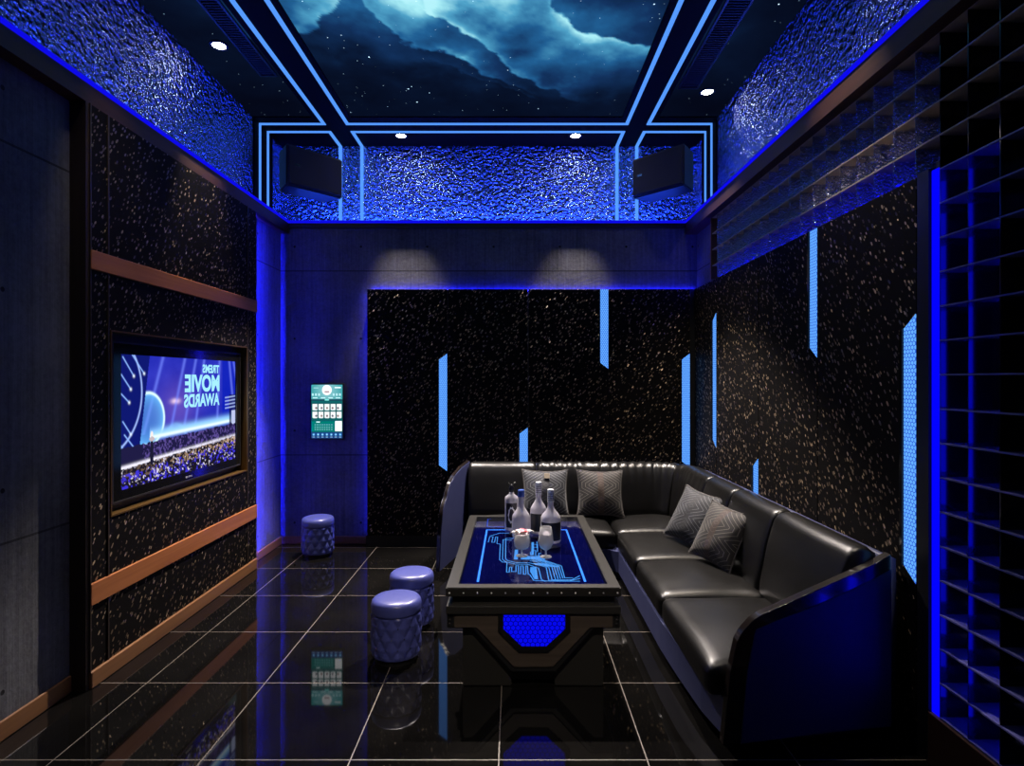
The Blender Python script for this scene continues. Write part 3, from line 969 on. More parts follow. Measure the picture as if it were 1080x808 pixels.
# ------------------------------------------------------------------ loudspeakers
def speaker(label, cx, cy, z, rz, mirror=1):
    t = thing('loudspeaker', label, 'speaker', (cx, cy, z), 'loudspeakers above the ledge')
    w, h, d = .27, .36, .24
    f = prism(new(), [(-w, 0), (w, 0), (w * .82, d), (-w * .82, d)], 'Z', 0, h, .012)
    obj('cabinet', f, 'speaker_box', t, local=True)
    obj('grille', box(new(), -w + .02, w - .02, -.012, .004, .02, h - .02, .006), 'speaker_cloth', t, local=True)
    obj('badge', box(new(), -w * .75 , -w * .75 + .05, -.015, -.010, h * .5, h * .5 + .02), 'chrome', t, local=True)
    br = box(new(), -.05, .05, d - .01, d + .20, h * .4, h * .6)
    obj('wall_bracket', br, 'black_metal', t, local=True)
    t.rotation_euler = (0, 0, rz)
M['speaker_box'] = plain('speaker_box', (.014, .015, .024), .45)
def cloth():
    k = NT('speaker_cloth')
    n = k.vor(k.objco(), 260, 'F1', 0.)
    k.set(Base_Color=(.003, .0035, .008), Roughness=.65, Normal=k.bump(n.outputs['Distance'], .3, .004))
    return k.m
M['speaker_cloth'] = cloth()
speaker('black loudspeaker on the left of the back wall, turned towards the room', -1.765, 5.20, 3.205, math.radians(47))
speaker('black loudspeaker on the right of the back wall, turned towards the room', 1.275, 5.20, 3.205, math.radians(-47))

# ------------------------------------------------------------------ sofa
t = thing('corner_sofa', 'L-shaped black leather corner sofa with navy base and curved arms', 'sofa', (1.1, 4.6, 0))
SZ = .36
def sofa_outline(inset):
    i = inset
    return [(-.40 + i, 5.27), (-.40 + i, 4.545 + i), (.30, 4.545 + i), (.72, 4.545 + i), (.80 + i, 4.46), (.80 + i, 3.2), (.812 + i, 2.9), (.832 + i, 2.6), (.868 + i, 2.40 + i),
            (1.595, 2.49 + i), (1.595, 5.27)]
obj('base', prism(new(), sofa_outline(0), 'Z', .06, .215), 'leather_navy', t)
obj('plinth', prism(new(), sofa_outline(.06), 'Z', 0, .06), 'black_matte', t)
def cushion(x0, x1, y0, y1, z0, z1, front, skew=0., name='seat_cushion'):
    def fn(p, c):
        crown = (1 - c.x ** 2) * (1 - c.y ** 2)
        if c.z > 0: p.z += .022 * crown
        p.z -= .008 * (1 - crown) * (c.z > 0)
        wob = .004 * math.sin(9 * p.x + 3 * p.y) * math.sin(7 * p.y - 2 * p.x)
        p.z += wob * (c.z > .2)
        p.y += skew * (c.x + 1) / 2 * (1 - c.y) / 2
        return p
    bm = rounded(new(), x1 - x0 - .006, y1 - y0 - .006, z1 - z0, .045, 14, fn)
    bmesh.ops.translate(bm, verts=bm.verts[:], vec=((x0 + x1) / 2, (y0 + y1) / 2, (z0 + z1) / 2))
    o = obj(name, bm, 'leather', t, True)
    # piping along the top front edge
    return o
for a in ((.795, 1.46, 2.40, 3.19), (.795, 1.46, 3.19, 3.85), (.795, 1.46, 3.85, 4.555), (.80, 1.50, 4.555, 5.18), (.20, .80, 4.535, 5.18), (-.395, .20, 4.535, 5.18)):
    cushion(*a, .21, SZ, 'x', .115 if a[2] < 2.5 else 0.)
# swept back cushions: path along the walls with a rounded corner
RC = .42
PX, PY = 1.595, 5.28
L1 = (PX - RC) - (-.40)
LA = RC * PI / 2
def path(s):
    if s <= L1:
        return Vector((-.40 + s, PY)), Vector((0, -1))
    if s <= L1 + LA:
        a = (s - L1) / RC
        c = Vector((PX - RC, PY - RC))
        d = Vector((math.sin(a), math.cos(a)))
        return c + d * RC, -d
    return Vector((PX, PY - RC - (s - L1 - LA))), Vector((-1, 0))
PROF = [(.03, .34), (.005, .55), (.0, .72), (.012, .775), (.045, .800), (.085, .803), (.120, .790), (.145, .760), (.170, .690), (.195, .600), (.215, .500), (.232, .42), (.238, .36), (.225, .335), (.12, .325)]
def back_section(s0, s1, pleats=0., top=0.):
    n = max(16, int((s1 - s0) / .022))
    bm = new(); rings = []
    cx = sum(p[0] for p in PROF) / len(PROF); cz = sum(p[1] for p in PROF) / len(PROF)
    for i in range(n + 1):
        q = i / n
        s = s0 + .003 + (s1 - s0 - .006) * q
        e = min(q, 1 - q) * (s1 - s0)
        k_ = 1 - .14 * math.exp(-(e / .014) ** 1.2)
        P, N = path(s)
        ring = []
        for (d, z) in PROF:
            dd = cx + (d - cx) * k_; zz = cz + (z - cz) * (1 - (1 - k_) * .45)
            if pleats:
                w = max(0, (zz - .58) / .22)
                dd += pleats * w * (math.sin(s * 70 + 2.2 * math.sin(s * 9)) + .7 * math.sin(s * 127 + 1. + 1.6 * math.sin(s * 13))) * (.5 if d < .06 else 1)
                zz += pleats * .5 * w * math.sin(s * 78 + .6)
            dd += .012 * math.sin(PI * q) * (d > .1)
            zz += top * (zz > .6)
            p = P + N * dd
            ring.append(bm.verts.new((p.x, p.y, zz)))
        rings.append(ring)
    m = len(PROF)
    for a, b2 in zip(rings, rings[1:]):
        for j in range(m):
            bm.faces.new((a[j], a[(j + 1) % m], b2[(j + 1) % m], b2[j]))
    bm.faces.new(rings[0]); bm.faces.new(rings[-1][::-1])
    bmesh.ops.recalc_face_normals(bm, faces=bm.faces[:])
    obj('back_cushion', bm, 'leather', t, True)
sy = lambda Y: L1 + LA + (PY - RC - Y)
back_section(0, .60, .0)
back_section(.60, L1 + LA * .55, .009)
back_section(L1 + LA * .55, sy(4.42), .003)
back_section(sy(4.42), sy(3.905))
back_section(sy(3.905), sy(3.264))
back_section(sy(3.264), sy(2.53))
# outer back shell behind the cushions
bm = new(); rings = []
for i in range(61):
    s = sy(2.5) * i / 60
    P, N = path(s)
    ring = []
    for d, z in ((.0, .06), (-.035, .06), (-.045, .5), (-.04, .765), (-.02, .775), (.0, .765)):
        p = P + N * d
        ring.append(bm.verts.new((p.x, p.y, z)))
    rings.append(ring)
for a, b2 in zip(rings, rings[1:]):
    for j in range(6):
        bm.faces.new((a[j], a[(j + 1) % 6], b2[(j + 1) % 6], b2[j]))
bm.faces.new(rings[0]); bm.faces.new(rings[-1][::-1])
bmesh.ops.recalc_face_normals(bm, faces=bm.faces[:])
obj('back_shell', bm, 'leather_navy', t, True)
# curved arms
def itp(x, xs, ys): return float(np.interp(x, xs, ys))
def q_front(z): return itp(z, [.06, .35, .5, .55, .60], [.84, .872, .908, .935, .975])
TOPS = {'right': ([0, .02, .05, .09, .18, .45, .72, .88, 1.], [.47, .515, .552, .575, .598, .656, .714, .752, .79]),
        'left': ([0, .02, .06, .15, .30, .60, 1.], [.54, .585, .640, .700, .748, .790, .805])}
def top_z(u_): return itp(u_, *TOPS[side_of_arm])
def arm_shape(fn, lift, inset, thick, mat, name, parent, zcut=0., ucut=0., both=False):
    nu_, nw = 40, 16
    def pt(u_, w_, side):
        uu = ucut + u_ * (1 - ucut)
        tz = top_z(uu) - zcut
        z = .06 + w_ * (tz - .06)
        qf = q_front(z); q = qf + uu * (1.60 - qf)
        return fn(q, side, z)
    bm = new()
    # denser columns at the front
    us = [(i / nu_) ** 1.6 for i in range(nu_ + 1)]
    ws = [1 - (1 - j / nw) ** 1.4 for j in range(nw + 1)]
    A_ = [[bm.verts.new(pt(u_, w_, -thick)) for w_ in ws] for u_ in us]
    B_ = [[bm.verts.new(pt(u_, w_, thick)) for w_ in ws] for u_ in us]
    for i in range(nu_):
        for j in range(nw):
            bm.faces.new((A_[i][j], A_[i + 1][j], A_[i + 1][j + 1], A_[i][j + 1]))
            bm.faces.new((B_[i][j], B_[i][j + 1], B_[i + 1][j + 1], B_[i + 1][j]))
        bm.faces.new((A_[i][nw], A_[i + 1][nw], B_[i + 1][nw], B_[i][nw]))
        bm.faces.new((A_[i][0], B_[i][0], B_[i + 1][0], A_[i + 1][0]))
    for j in range(nw):
        bm.faces.new((A_[0][j], A_[0][j + 1], B_[0][j + 1], B_[0][j]))
        bm.faces.new((A_[nu_][j], B_[nu_][j], B_[nu_][j + 1], A_[nu_][j + 1]))
    bmesh.ops.recalc_face_normals(bm, faces=bm.faces[:])
    edges = [e for e in bm.edges if len(e.link_faces) == 2 and e.calc_face_angle(0) > 1.0]
    bmesh.ops.bevel(bm, geom=edges, offset=min(.012, thick * .6), segments=3, affect='EDGES', clamp_overlap=True)
    o = obj(name, bm, mat, parent)
    auto_smooth(o, 50)
    return o
def arm_right(q, side, z):
    # q runs from the front (.85) to the back (1.6); the arm flares outward towards the front
    f = (1.60 - q) / .75
    return (q, 2.50 - .13 * f ** 1.2 - .02 * (z - .06) * 0 + side, z)
def arm_left(q, side, z):
    f = (1.60 - q) / .75
    Y = 5.29 - (1.60 - q) / .75 * .80
    return (-.415 - .17 * f ** 1.15 + side, Y, z)
for fn, nm in ((arm_right, 'right'), (arm_left, 'left')):
    side_of_arm = nm
    a = arm_shape(fn, 0, 0, .022 if nm == 'right' else .012, 'arm_gloss', 'arm', t)
    a['label'] = 'glossy dark curved arm'
    arm_shape(fn, 0, 0, .026 if nm == 'right' else .016, 'leather_navy', 'arm_panel', a, .062 if nm == 'right' else .012, .10 if nm == 'right' else .012)

# ------------------------------------------------------------------ scatter cushions
def pillow_mat(name, base, line, vein):
    k = NT(name)
    x, y, z = k.sep(k.objco())
    ax = k.math('ABSOLUTE', x)
    n = k.noise(k.objco(), 90, 2, .5)
    # angular maze of parallel lines: nested chevrons in the sides, bars in the middle
    ch = k.math('MAXIMUM', k.math('ADD', k.math('MULTIPLY', ax, .6), k.math('MULTIPLY', k.math('ABSOLUTE', k.math('SUBTRACT', k.math('ABSOLUTE', k.math('ADD', y, .02)), .08)), 1.)),
                k.math('ADD', k.math('MULTIPLY', ax, .95), -.03))
    fr = k.math('ABSOLUTE', k.math('SUBTRACT', k.math('FRACT', k.math('MULTIPLY', ch, 38.)), .5))
    m = k.math('LESS_THAN', fr, .075)
    band = k.math('LESS_THAN', ax, .026)
    col = k.mix(m, base, line)
    col = k.mix(k.math('MULTIPLY', band, .7), col, vein)
    col = k.mix(k.math('MULTIPLY', n, .35), col, (base[0] * .5, base[1] * .5, base[2] * .5))
    k.set(Base_Color=col, Roughness=.75, Normal=k.bump(n, .15, .004))
    k.p.inputs['Sheen Weight'].default_value = .2
    return k.m
M['pillow_taupe'] = pillow_mat('pillow_taupe', (.026, .023, .022), (.19, .17, .15), (.075, .042, .03))
M['pillow_slate'] = pillow_mat('pillow_slate', (.020, .022, .03), (.18, .185, .2), (.025, .025, .03))
M['pillow_label'] = plain('pillow_label', (.5, .42, .32), .5)
M['pillow_piping'] = plain('pillow_piping', (.10, .09, .085), .55)
def pillow(label, mat, center, normal, upv, size=.42, labelpos=None, spin=0):
    t_ = thing('scatter_cushion', label, 'cushion', (0, 0, 0), 'scatter cushions on the sofa')
    n = 28; h = size / 2
    bm = new()
    def edge(u_, v_):
        return (h * u_ * (1 - .105 * (1 - v_ * v_)), h * v_ * (1 - .105 * (1 - u_ * u_)))
    G = {}
    for s in (1, -1):
        for i in range(n + 1):
            for j in range(n + 1):
                u_ = -1 + 2 * i / n; v_ = -1 + 2 * j / n
                if s == -1 and (i in (0, n) or j in (0, n)):
                    G[s, i, j] = G[1, i, j]; continue
                a, b2 = edge(u_, v_)
                th = .078 * ((1 - u_ ** 2) ** .55) * ((1 - v_ ** 2) ** .55)
                th += .004 * math.sin(7 * u_ + 2) * math.sin(6 * v_) * (1 - u_ ** 2) * (1 - v_ ** 2)
                G[s, i, j] = bm.verts.new((a, b2, s * th))
        for i in range(n):
            for j in range(n):
                f = (G[s, i, j], G[s, i + 1, j], G[s, i + 1, j + 1], G[s, i, j + 1])
                bm.faces.new(f if s == 1 else f[::-1])
    obj('cover', bm, mat, t_, True, local=True)
    pts = []
    for (i, j) in [(a, 0) for a in range(0, n)] + [(n, a) for a in range(0, n)] + [(n - a, n) for a in range(0, n)] + [(0, n - a) for a in range(0, n)]:
        a, b2 = edge(-1 + 2 * i / n, -1 + 2 * j / n)
        pts.append((a, b2, 0))
    obj('piping', tube(new(), pts, .0045, 6, True), 'pillow_piping', t_, True, local=True)
    if labelpos:
        lx, ly = labelpos
        obj('sewn_label', box(new(), lx - .022, lx + .022, ly - .022, ly + .022, .052, .074, .001), 'pillow_label', t_, local=True)
    zax = Vector(normal).normalized()
    yax = (Vector(upv) - zax * Vector(upv).dot(zax)).normalized()
    xax = yax.cross(zax)
    R = Matrix((xax, yax, zax)).transposed()
    t_.matrix_world = Matrix.Translation(center) @ R.to_4x4() @ Matrix.Rotation(spin, 4, 'Z')
    return t_
pillow('slate cushion with maze lines on the back sofa, half hidden behind the bottles', 'pillow_slate', (.268, 5.00, .565), (.03, -.96, .30), (0, .3, .95), .40, (.012, .135))
pillow('taupe cushion with maze lines alone against the back sofa, right of the bottles', 'pillow_taupe', (.735, 4.985, .565), (.0, -.95, .32), (.02, .3, .95), .40)
pillow('slate cushion with maze lines leaning behind the taupe one on the right sofa', 'pillow_slate', (1.275, 4.13, .560), (-.80, -.45, .50), (.5, .15, .85), .40)
pillow('taupe cushion with maze lines in front of the slate one on the right sofa', 'pillow_taupe', (1.305, 3.69, .550), (-.84, -.36, .46), (.46, .10, .88), .385)

# ------------------------------------------------------------------ low table
TX, TYF, TYB, TZ = .096, 2.863, 4.405, .512
HW = .43
t = thing('low_table', 'dark metal lounge table with a glowing blue circuit under its glass top', 'table', (TX, 3.63, 0))
fr = ring_prism(new(), rect(TX - HW, TX + HW, TYF, TYB), rect(TX - HW + .058, TX + HW - .058, TYF + .058, TYB - .058), 'Z', TZ - .046, TZ)
bmesh.ops.bevel(fr, geom=fr.edges[:], offset=.004, segments=2, affect='EDGES', clamp_overlap=True)
top = obj('top_frame', fr, 'steel_dark', t)
dome = {}
M['rivet_grey'] = plain('rivet_grey', (.75, .73, .7), .4)
def stud(name, parent, p, r, mat):
    """one rivet head; all of them share a mesh"""
    key = (name, r)
    if key not in dome:
        bm_ = new()
        bmesh.ops.create_uvsphere(bm_, u_segments=8, v_segments=6, radius=r)
        o_ = obj(name, bm_, mat, None, True); dome[key] = o_.data
    else:
        o_ = bpy.data.objects.new(name, dome[key]); C.objects.link(o_)
    o_.parent = parent
    o_.location = Vector(p) - ORG[parent.name]
for i in range(13):
    for yy_ in (TYF, TYB):
        stud('rivet', top, (TX - HW + .018 + i * (2 * HW - .036) / 12, yy_, TZ - .026), .0048, 'rivet_grey')
for i in range(1, 21):
    for x in (TX - HW, TX + HW):
        stud('rivet', top, (x, TYF + .018 + i * (TYB - TYF - .036) / 21, TZ - .026), .0048, 'rivet_grey')
gl = NT('table_bed')
gl.set(Base_Color=(.002, .003, .055), Roughness=.5)
gl.p.inputs['Specular IOR Level'].default_value = .0
M['table_bed'] = gl.m
gl = NT('table_glass')
fres = gl.n('ShaderNodeFresnel'); fres.inputs[0].default_value = 1.5
tr_ = gl.n('ShaderNodeBsdfTransparent'); tr_.inputs[0].default_value = (.8, .82, .86, 1)
gs_ = gl.n('ShaderNodeBsdfGlossy'); gs_.inputs['Roughness'].default_value = .06
mx_ = gl.n('ShaderNodeMixShader')
gl.put(mx_.inputs[0], gl.math('MULTIPLY', fres.outputs[0], gl.math('SUBTRACT', 1., gl.n('ShaderNodeNewGeometry').outputs['Backfacing']))); gl.t.links.new(tr_.outputs[0], mx_.inputs[1]); gl.t.links.new(gs_.outputs[0], mx_.inputs[2])
gl.t.links.new(mx_.outputs[0], gl.t.nodes['Material Output'].inputs[0])
M['table_glass'] = gl.m
obj('glass_top', box(new(), TX - HW + .0575, TX + HW - .0575, TYF + .0575, TYB - .0575, TZ - .006, TZ - .001), 'table_glass', t)
glass = obj('light_bed', box(new(), TX - HW + .056, TX + HW - .056, TYF + .056, TYB - .056, TZ - .044, TZ - .032), 'table_bed', t)
# circuit drawing (taken from the table top, laid on the glass plane)
zc_ = TZ - .016
def cpt(cx, cy):                  # from a close-up of the table top to the glass plane
    p = at_z(480 + cx / 6.3529, 535 + cy / 6.3529, TZ - .016)
    return Vector((p[0], p[1], zc_))
def flatline(bm, pts, w):
    pts = [Vector(p) for p in pts]
    n = len(pts); L = []; R_ = []
    for i, p in enumerate(pts):
        d = Vector((0, 0, 0))
        if i > 0: d += (pts[i] - pts[i - 1]).normalized()
        if i < n - 1: d += (pts[i + 1] - pts[i]).normalized()
        d.z = 0
        if d.length < 1e-6: d = Vector((1, 0, 0))
        d.normalize()
        s = Vector((-d.y, d.x, 0))
        ref = (pts[min(i + 1, n - 1)] - pts[max(i - 1, 0)]) if 0 < i < n - 1 else d
        seg = (pts[i] - pts[i - 1]).normalized() if i > 0 else (pts[1] - pts[0]).normalized()
        c = abs(seg.dot(d)); c = max(c, .5)
        L.append(p + s * w / 2 / c); R_.append(p - s * w / 2 / c)
    top_ = [bm.verts.new(p) for p in L]; bot_ = [bm.verts.new(p) for p in R_]
    top2 = [bm.verts.new(p + Vector((0, 0, .0012))) for p in L]; bot2 = [bm.verts.new(p + Vector((0, 0, .0012))) for p in R_]
    for i in range(n - 1):
        bm.faces.new((top2[i], bot2[i], bot2[i + 1], top2[i + 1]))
        bm.faces.new((top_[i], top_[i + 1], bot_[i + 1], bot_[i]))
        bm.faces.new((top_[i], top2[i], top2[i + 1], top_[i + 1]))
        bm.faces.new((bot_[i], bot_[i + 1], bot2[i + 1], bot2[i]))
def trace(lines, w, name, mat):
    bm = new()
    for ln in lines:
        flatline(bm, [cpt(*p) for p in ln], w)
    bmesh.ops.recalc_face_normals(bm, faces=bm.faces[:])
    return obj(name, bm, mat, glass)
M['trace_bright'] = led('trace_bright', (.09, .40, 1.), 1.5)
M['trace_blue'] = led('trace_blue', (.015, .10, 1.), 1.1)
M['trace_frame'] = led('trace_frame', (.05, .25, 1.), 3.0)
trace([[(152, 500), (213, 152), (745, 152), (872, 500)]], .011, 'light_frame', 'trace_frame')
trace([[(338, 132), (214, 132), (220, 80), (240, 80)]], .007, 'light_corner', 'trace_blue')
L_ = [
    [(222, 236), (232, 198), (254, 198), (246, 236), (264, 236), (272, 200), (285, 200), (280, 244), (303, 248), (298, 352), (316, 368), (348, 370), (345, 436), (362, 436), (366, 402), (380, 402), (378, 432), (408, 432), (408, 392), (424, 392), (424, 446), (440, 446), (440, 394), (456, 394), (458, 450), (474, 450), (474, 394), (484, 394), (490, 450), (500, 452)],
    [(234, 194), (300, 174), (360, 176)],
    [(378, 222), (322, 218), (318, 350), (336, 366), (400, 382), (490, 384), (560, 410), (578, 484), (602, 498)],
    [(400, 208), (340, 210), (338, 346), (352, 358), (410, 372), (500, 374), (610, 402), (628, 490), (770, 494), (835, 460)],
    [(500, 360), (540, 364), (628, 404), (650, 488), (800, 486)],
    [(520, 356), (560, 362), (648, 402), (672, 484)],
    [(540, 354), (580, 362), (664, 400), (690, 482)],
    [(556, 352), (600, 364), (680, 398), (706, 480)],
    [(570, 352), (620, 366), (696, 396), (722, 478)],
    [(590, 354), (640, 370), (712, 394), (734, 474), (790, 474)],
    [(500, 452), (528, 492), (640, 496), (838, 497)],
    [(770, 494), (838, 478)],
    [(505, 300), (505, 320), (525, 320), (525, 270), (548, 270), (548, 232)],
    [(520, 290), (540, 290), (540, 325), (560, 325)], [(530, 250), (552, 250), (552, 300)],
    [(565, 340), (560, 310), (580, 310)],
    [(445, 340), (600, 344)],
]
trace(L_, .0052, 'circuit_lines', 'trace_bright')
bm = new()
def pad(pts):
    v = [bm.verts.new(cpt(*p)) for p in pts]; w_ = [bm.verts.new(cpt(*p) + Vector((0, 0, .0014))) for p in pts]
    bm.faces.new(w_); bm.faces.new(v[::-1])
    for i in range(len(v)):
        j = (i + 1) % len(v)
        bm.faces.new((v[i], v[j], w_[j], w_[i]))
pad([(394, 350), (400, 286), (422, 286), (420, 350)])
pad([(440, 350), (442, 330), (600, 330), (604, 352)])
pad([(505, 402), (545, 404), (556, 482), (530, 482), (502, 430)])
pad([(510, 320), (512, 236), (528, 236), (528, 320)])
pad([(516, 378), (600, 378), (690, 396), (692, 402), (610, 396)])
bmesh.ops.recalc_face_normals(bm, faces=bm.faces[:])
obj('circuit_pads', bm, 'trace_bright', glass)
# understructure
obj('recess_band', box(new(), TX - HW + .03, TX + HW - .03, TYF + .03, TYB - .03, .420, TZ - .046), 'gunmetal', t)
lf = box(new(), TX - HW, TX + HW, TYF + .004, TYB - .004, .379, .421, .005)
obj('lower_ledge', lf, 'gunmetal', t)
def px2(cx, cy): return (TX + (cx - 432) * .001318, EYE - ((580 + cy / 3.546) - VY) * 2.885 / F)
plateO = [px2(*p) for p in ((108, 239), (757, 239), (757, 294), (662, 294), (517, 457), (347, 457), (202, 294), (108, 294))]
plateI = [px2(*p) for p in ((136, 240), (729, 240), (729, 289), (645, 289), (505, 437), (359, 437), (219, 289), (136, 289))]
hexO = [px2(*p) for p in ((300, 238.5), (570, 238.5), (570, 303), (487, 380), (377, 380), (300, 303))]
hexI = [px2(*p) for p in ((320, 240), (550, 240), (550, 292), (480, 356), (388, 356), (320, 292))]
M['plate_brown'] = wood('plate_brown', (.05, .037, .028), (.085, .065, .05), .45, 'X')
for y_, sgn in ((2.885, 1), (4.383, -1)):
    o = obj('end_plate', prism(new(), plateO, 'Y', y_, y_ + sgn * .03, .004), 'black_metal', t)
    obj('plate_inlay', prism(new(), plateI, 'Y', y_ - sgn * .006, y_ + sgn * .001, .002), 'plate_brown', o)
    obj('window_frame', prism(new(), hexO, 'Y', y_ - sgn * .012, y_ - sgn * .005), 'black_gloss', o)
    h_ = obj('honeycomb_window', prism(new(), hexI, 'Y', y_ - sgn * .0135, y_ - sgn * .0115), 'hex_front', o)
    h_['label'] = 'glowing blue honeycomb window'
    for sx in (-1, 1):
        for zz in (.325, .345, .362):
            stud('bolt', o, (TX + sx * .412, y_, zz), .007, 'steel_dark')
    for sx in (-1, 1):
        xi, xo = .108, .352
        lg = prism(new(), [(TX + sx * xi, 0), (TX + sx * xo, 0), (TX + sx * xo, .30), (TX + sx * .26, .30), (TX + sx * xi, .13)], 'Y', y_ + sgn * .035, y_ + sgn * .20, .005)
        obj('leg', lg, 'gunmetal', t)
    obj('stretcher', box(new(), TX - .11, TX + .11, min(y_ + sgn * .06, y_ + sgn * .16), max(y_ + sgn * .06, y_ + sgn * .16), .02, .075, .004), 'black_metal', t)
obj('body', box(new(), TX - .24, TX + .24, 3.09, 4.18, .10, .379, .006), 'black_metal', t)

# ------------------------------------------------------------------ bottles and glasses
def glass_mat(name, col, rough, trans=.75):
    k = NT(name)
    k.set(Base_Color=col, Roughness=rough, IOR=1.3)
    k.p.inputs['Transmission Weight'].default_value = trans
    k.p.inputs['Coat Weight'].default_value = .6
    return k.m
M['frost'] = glass_mat('frosted_glass', (.80, .77, .85), .30, .45)
M['clear'] = glass_mat('clear_glass', (.92, .92, .96), .25, .6)
M['label_black'] = plain('label_black', (.006, .006, .012), .35)
M['label_white'] = plain('label_white', (.75, .75, .78), .45)
M['cap_blue'] = plain('cap_blue', (.04, .10, .42), .35)
M['drink'] = glass_mat('drink', (.88, .82, .86), .3, .15)
M['petal_white'] = plain('petal_white', (.9, .85, .82), .5)
M['petal_pink'] = plain('petal_pink', (.85, .18, .24), .5)
def shell(bm, prof, seg, cx=0, cy=0):
    return lathe(bm, prof, seg, cx, cy, True)
def bottle(label, x, y, H_, R_, mat, cap, capr, capz, lab=None, shoulder=.42, neck=.019):
    z = TZ + .0005
    t_ = thing('bottle', label, 'bottle', (x, y, z), 'bottles on the low table')
    zb = H_ * shoulder
    zn = H_ * .70
    prof = [(0, 0), (R_ * .9, 0), (R_, .008), (R_ * 1.0, zb * .55), (R_ * .99, zb)]
    for q in np.linspace(.12, 1, 9):
        prof.append((neck + (R_ * .99 - neck) * (.5 + .5 * math.cos(PI * q)) ** 1.05, zb + (zn - zb) * q))
    prof += [(neck, H_ * capz), (neck * .98, H_ * .985), (0, H_ * .985)]
    bd = obj('glass', shell(new(), prof, 36), mat, t_, True, local=True)
    obj('cap', lathe(new(), [(0, H_ * capz - .002), (capr, H_ * capz - .002), (capr, H_ - .003), (capr - .003, H_), (0, H_)], 28), cap, t_, False, local=True)
    return t_
def band(t_, R_, z0, z1, a0, a1, mat, name='paper_label', seg=20):
    bm = new()
    A_ = []
    for i in range(seg + 1):
        a = a0 + (a1 - a0) * i / seg
        A_.append([bm.verts.new((r_ * math.cos(a), r_ * math.sin(a), z_)) for r_, z_ in ((R_, z0), (R_, z1), (R_ + .0015, z1), (R_ + .0015, z0))])
    for a, b2 in zip(A_, A_[1:]):
        for j in range(4):
            bm.faces.new((a[j], a[(j + 1) % 4], b2[(j + 1) % 4], b2[j]))
    bm.faces.new(A_[0]); bm.faces.new(A_[-1][::-1])
    bmesh.ops.recalc_face_normals(bm, faces=bm.faces[:])
    return obj(name, bm, mat, t_, False, local=True)
# 1 tall cylindrical with an oval crest
x, y = -.016, 3.99
t_ = thing('bottle', 'tall straight bottle with a black oval crest and dark pourer', 'bottle', (x, y, TZ + .0005), 'bottles on the low table')
R1 = .046
obj('glass', shell(new(), [(0, 0), (R1 * .94, 0), (R1, .006), (R1, .205), (R1 * .93, .222), (R1 * .55, .235), (.017, .243), (.015, .262), (0, .262)], 36), 'frost', t_, True, local=True)
obj('stopper', lathe(new(), [(0, .255), (.017, .255), (.018, .285), (.012, .292), (.010, .305), (0, .305)], 20), 'black_metal', t_, True, local=True)
pr = tube(new(), [(.006, 0, .290), (.016, 0, .312), (.030, 0, .318)], .004, 8)
tube(pr, [(-.006, 0, .290), (-.02, 0, .316)], .003, 8)
obj('pourer', pr, 'steel_dark', t_, True, local=True)
def crest(t_, R_, zc, hw, hh, mat, name, seg=28, k0=0.):
    bm = new()
    c = []
    for i in range(seg):
        a = 2 * PI * i / seg
        rr = 1 + k0 * math.cos(10 * a)
        th = -PI / 2 + hw * rr * math.cos(a) / R_
        c.append(((R_ + .001) * math.cos(th), (R_ + .001) * math.sin(th), zc + hh * rr * math.sin(a)))
    v0 = [bm.verts.new(p) for p in c]
    v1 = [bm.verts.new((p[0] * (1 - .002 / R_), p[1] * (1 - .002 / R_), p[2])) for p in c]
    bm.faces.new(v0); bm.faces.new(v1[::-1])
    for i in range(seg):
        bm.faces.new((v0[i], v0[(i + 1) % seg], v1[(i + 1) % seg], v1[i]))
    bmesh.ops.recalc_face_normals(bm, faces=bm.faces[:])
    return obj(name, bm, mat, t_, False, local=True)
band(t_, R1 + .0002, .02, .185, -PI / 2 - .85, -PI / 2 + .85, 'label_black')
crest(t_, R1 + .0018, .105, .024, .055, 'label_white', 'crest', 40, .08)
crest(t_, R1 + .0030, .105, .015, .038, 'label_black', 'crest_centre')
# 2 round bottle with a blue cap
bottle('round-bellied clear bottle with a blue cap', .047, 3.80, .305, .060, 'frost', 'cap_blue', .0215, .86, None, .40, .0185)
# 3 and 4 long-necked bottles with dark labels and white caps
def labelled(label, x, y, H_, R_):
    t_ = bottle(label, x, y, H_, R_, 'frost', 'label_white', .0205, .76, None, .44, .0185)
    band(t_, R_ * 1.002, .02, H_ * .40, -PI / 2 - 1.15, -PI / 2 + 1.15, 'label_black')
    b2 = new()
    for i in range(4):
        for j in range(5):
            a = -PI / 2 - .9 + j * .45 + (.2 if i % 2 else 0)
            c = Vector((.0207 * math.cos(a), .0207 * math.sin(a), H_ * (.80 + .04 * i)))
            bmesh.ops.create_uvsphere(b2, u_segments=6, v_segments=4, radius=.0035, matrix=Matrix.Translation(c))
    obj('cap_print', b2, plain('cap_print', (.05, .05, .08), .5), t_, True, local=True)
    return t_
labelled('white-capped bottle with a black label, behind the other white-capped one', .164, 3.90, .338, .056)
labelled('white-capped bottle with a black label, front right of the bottle group', .232, 3.68, .330, .064)
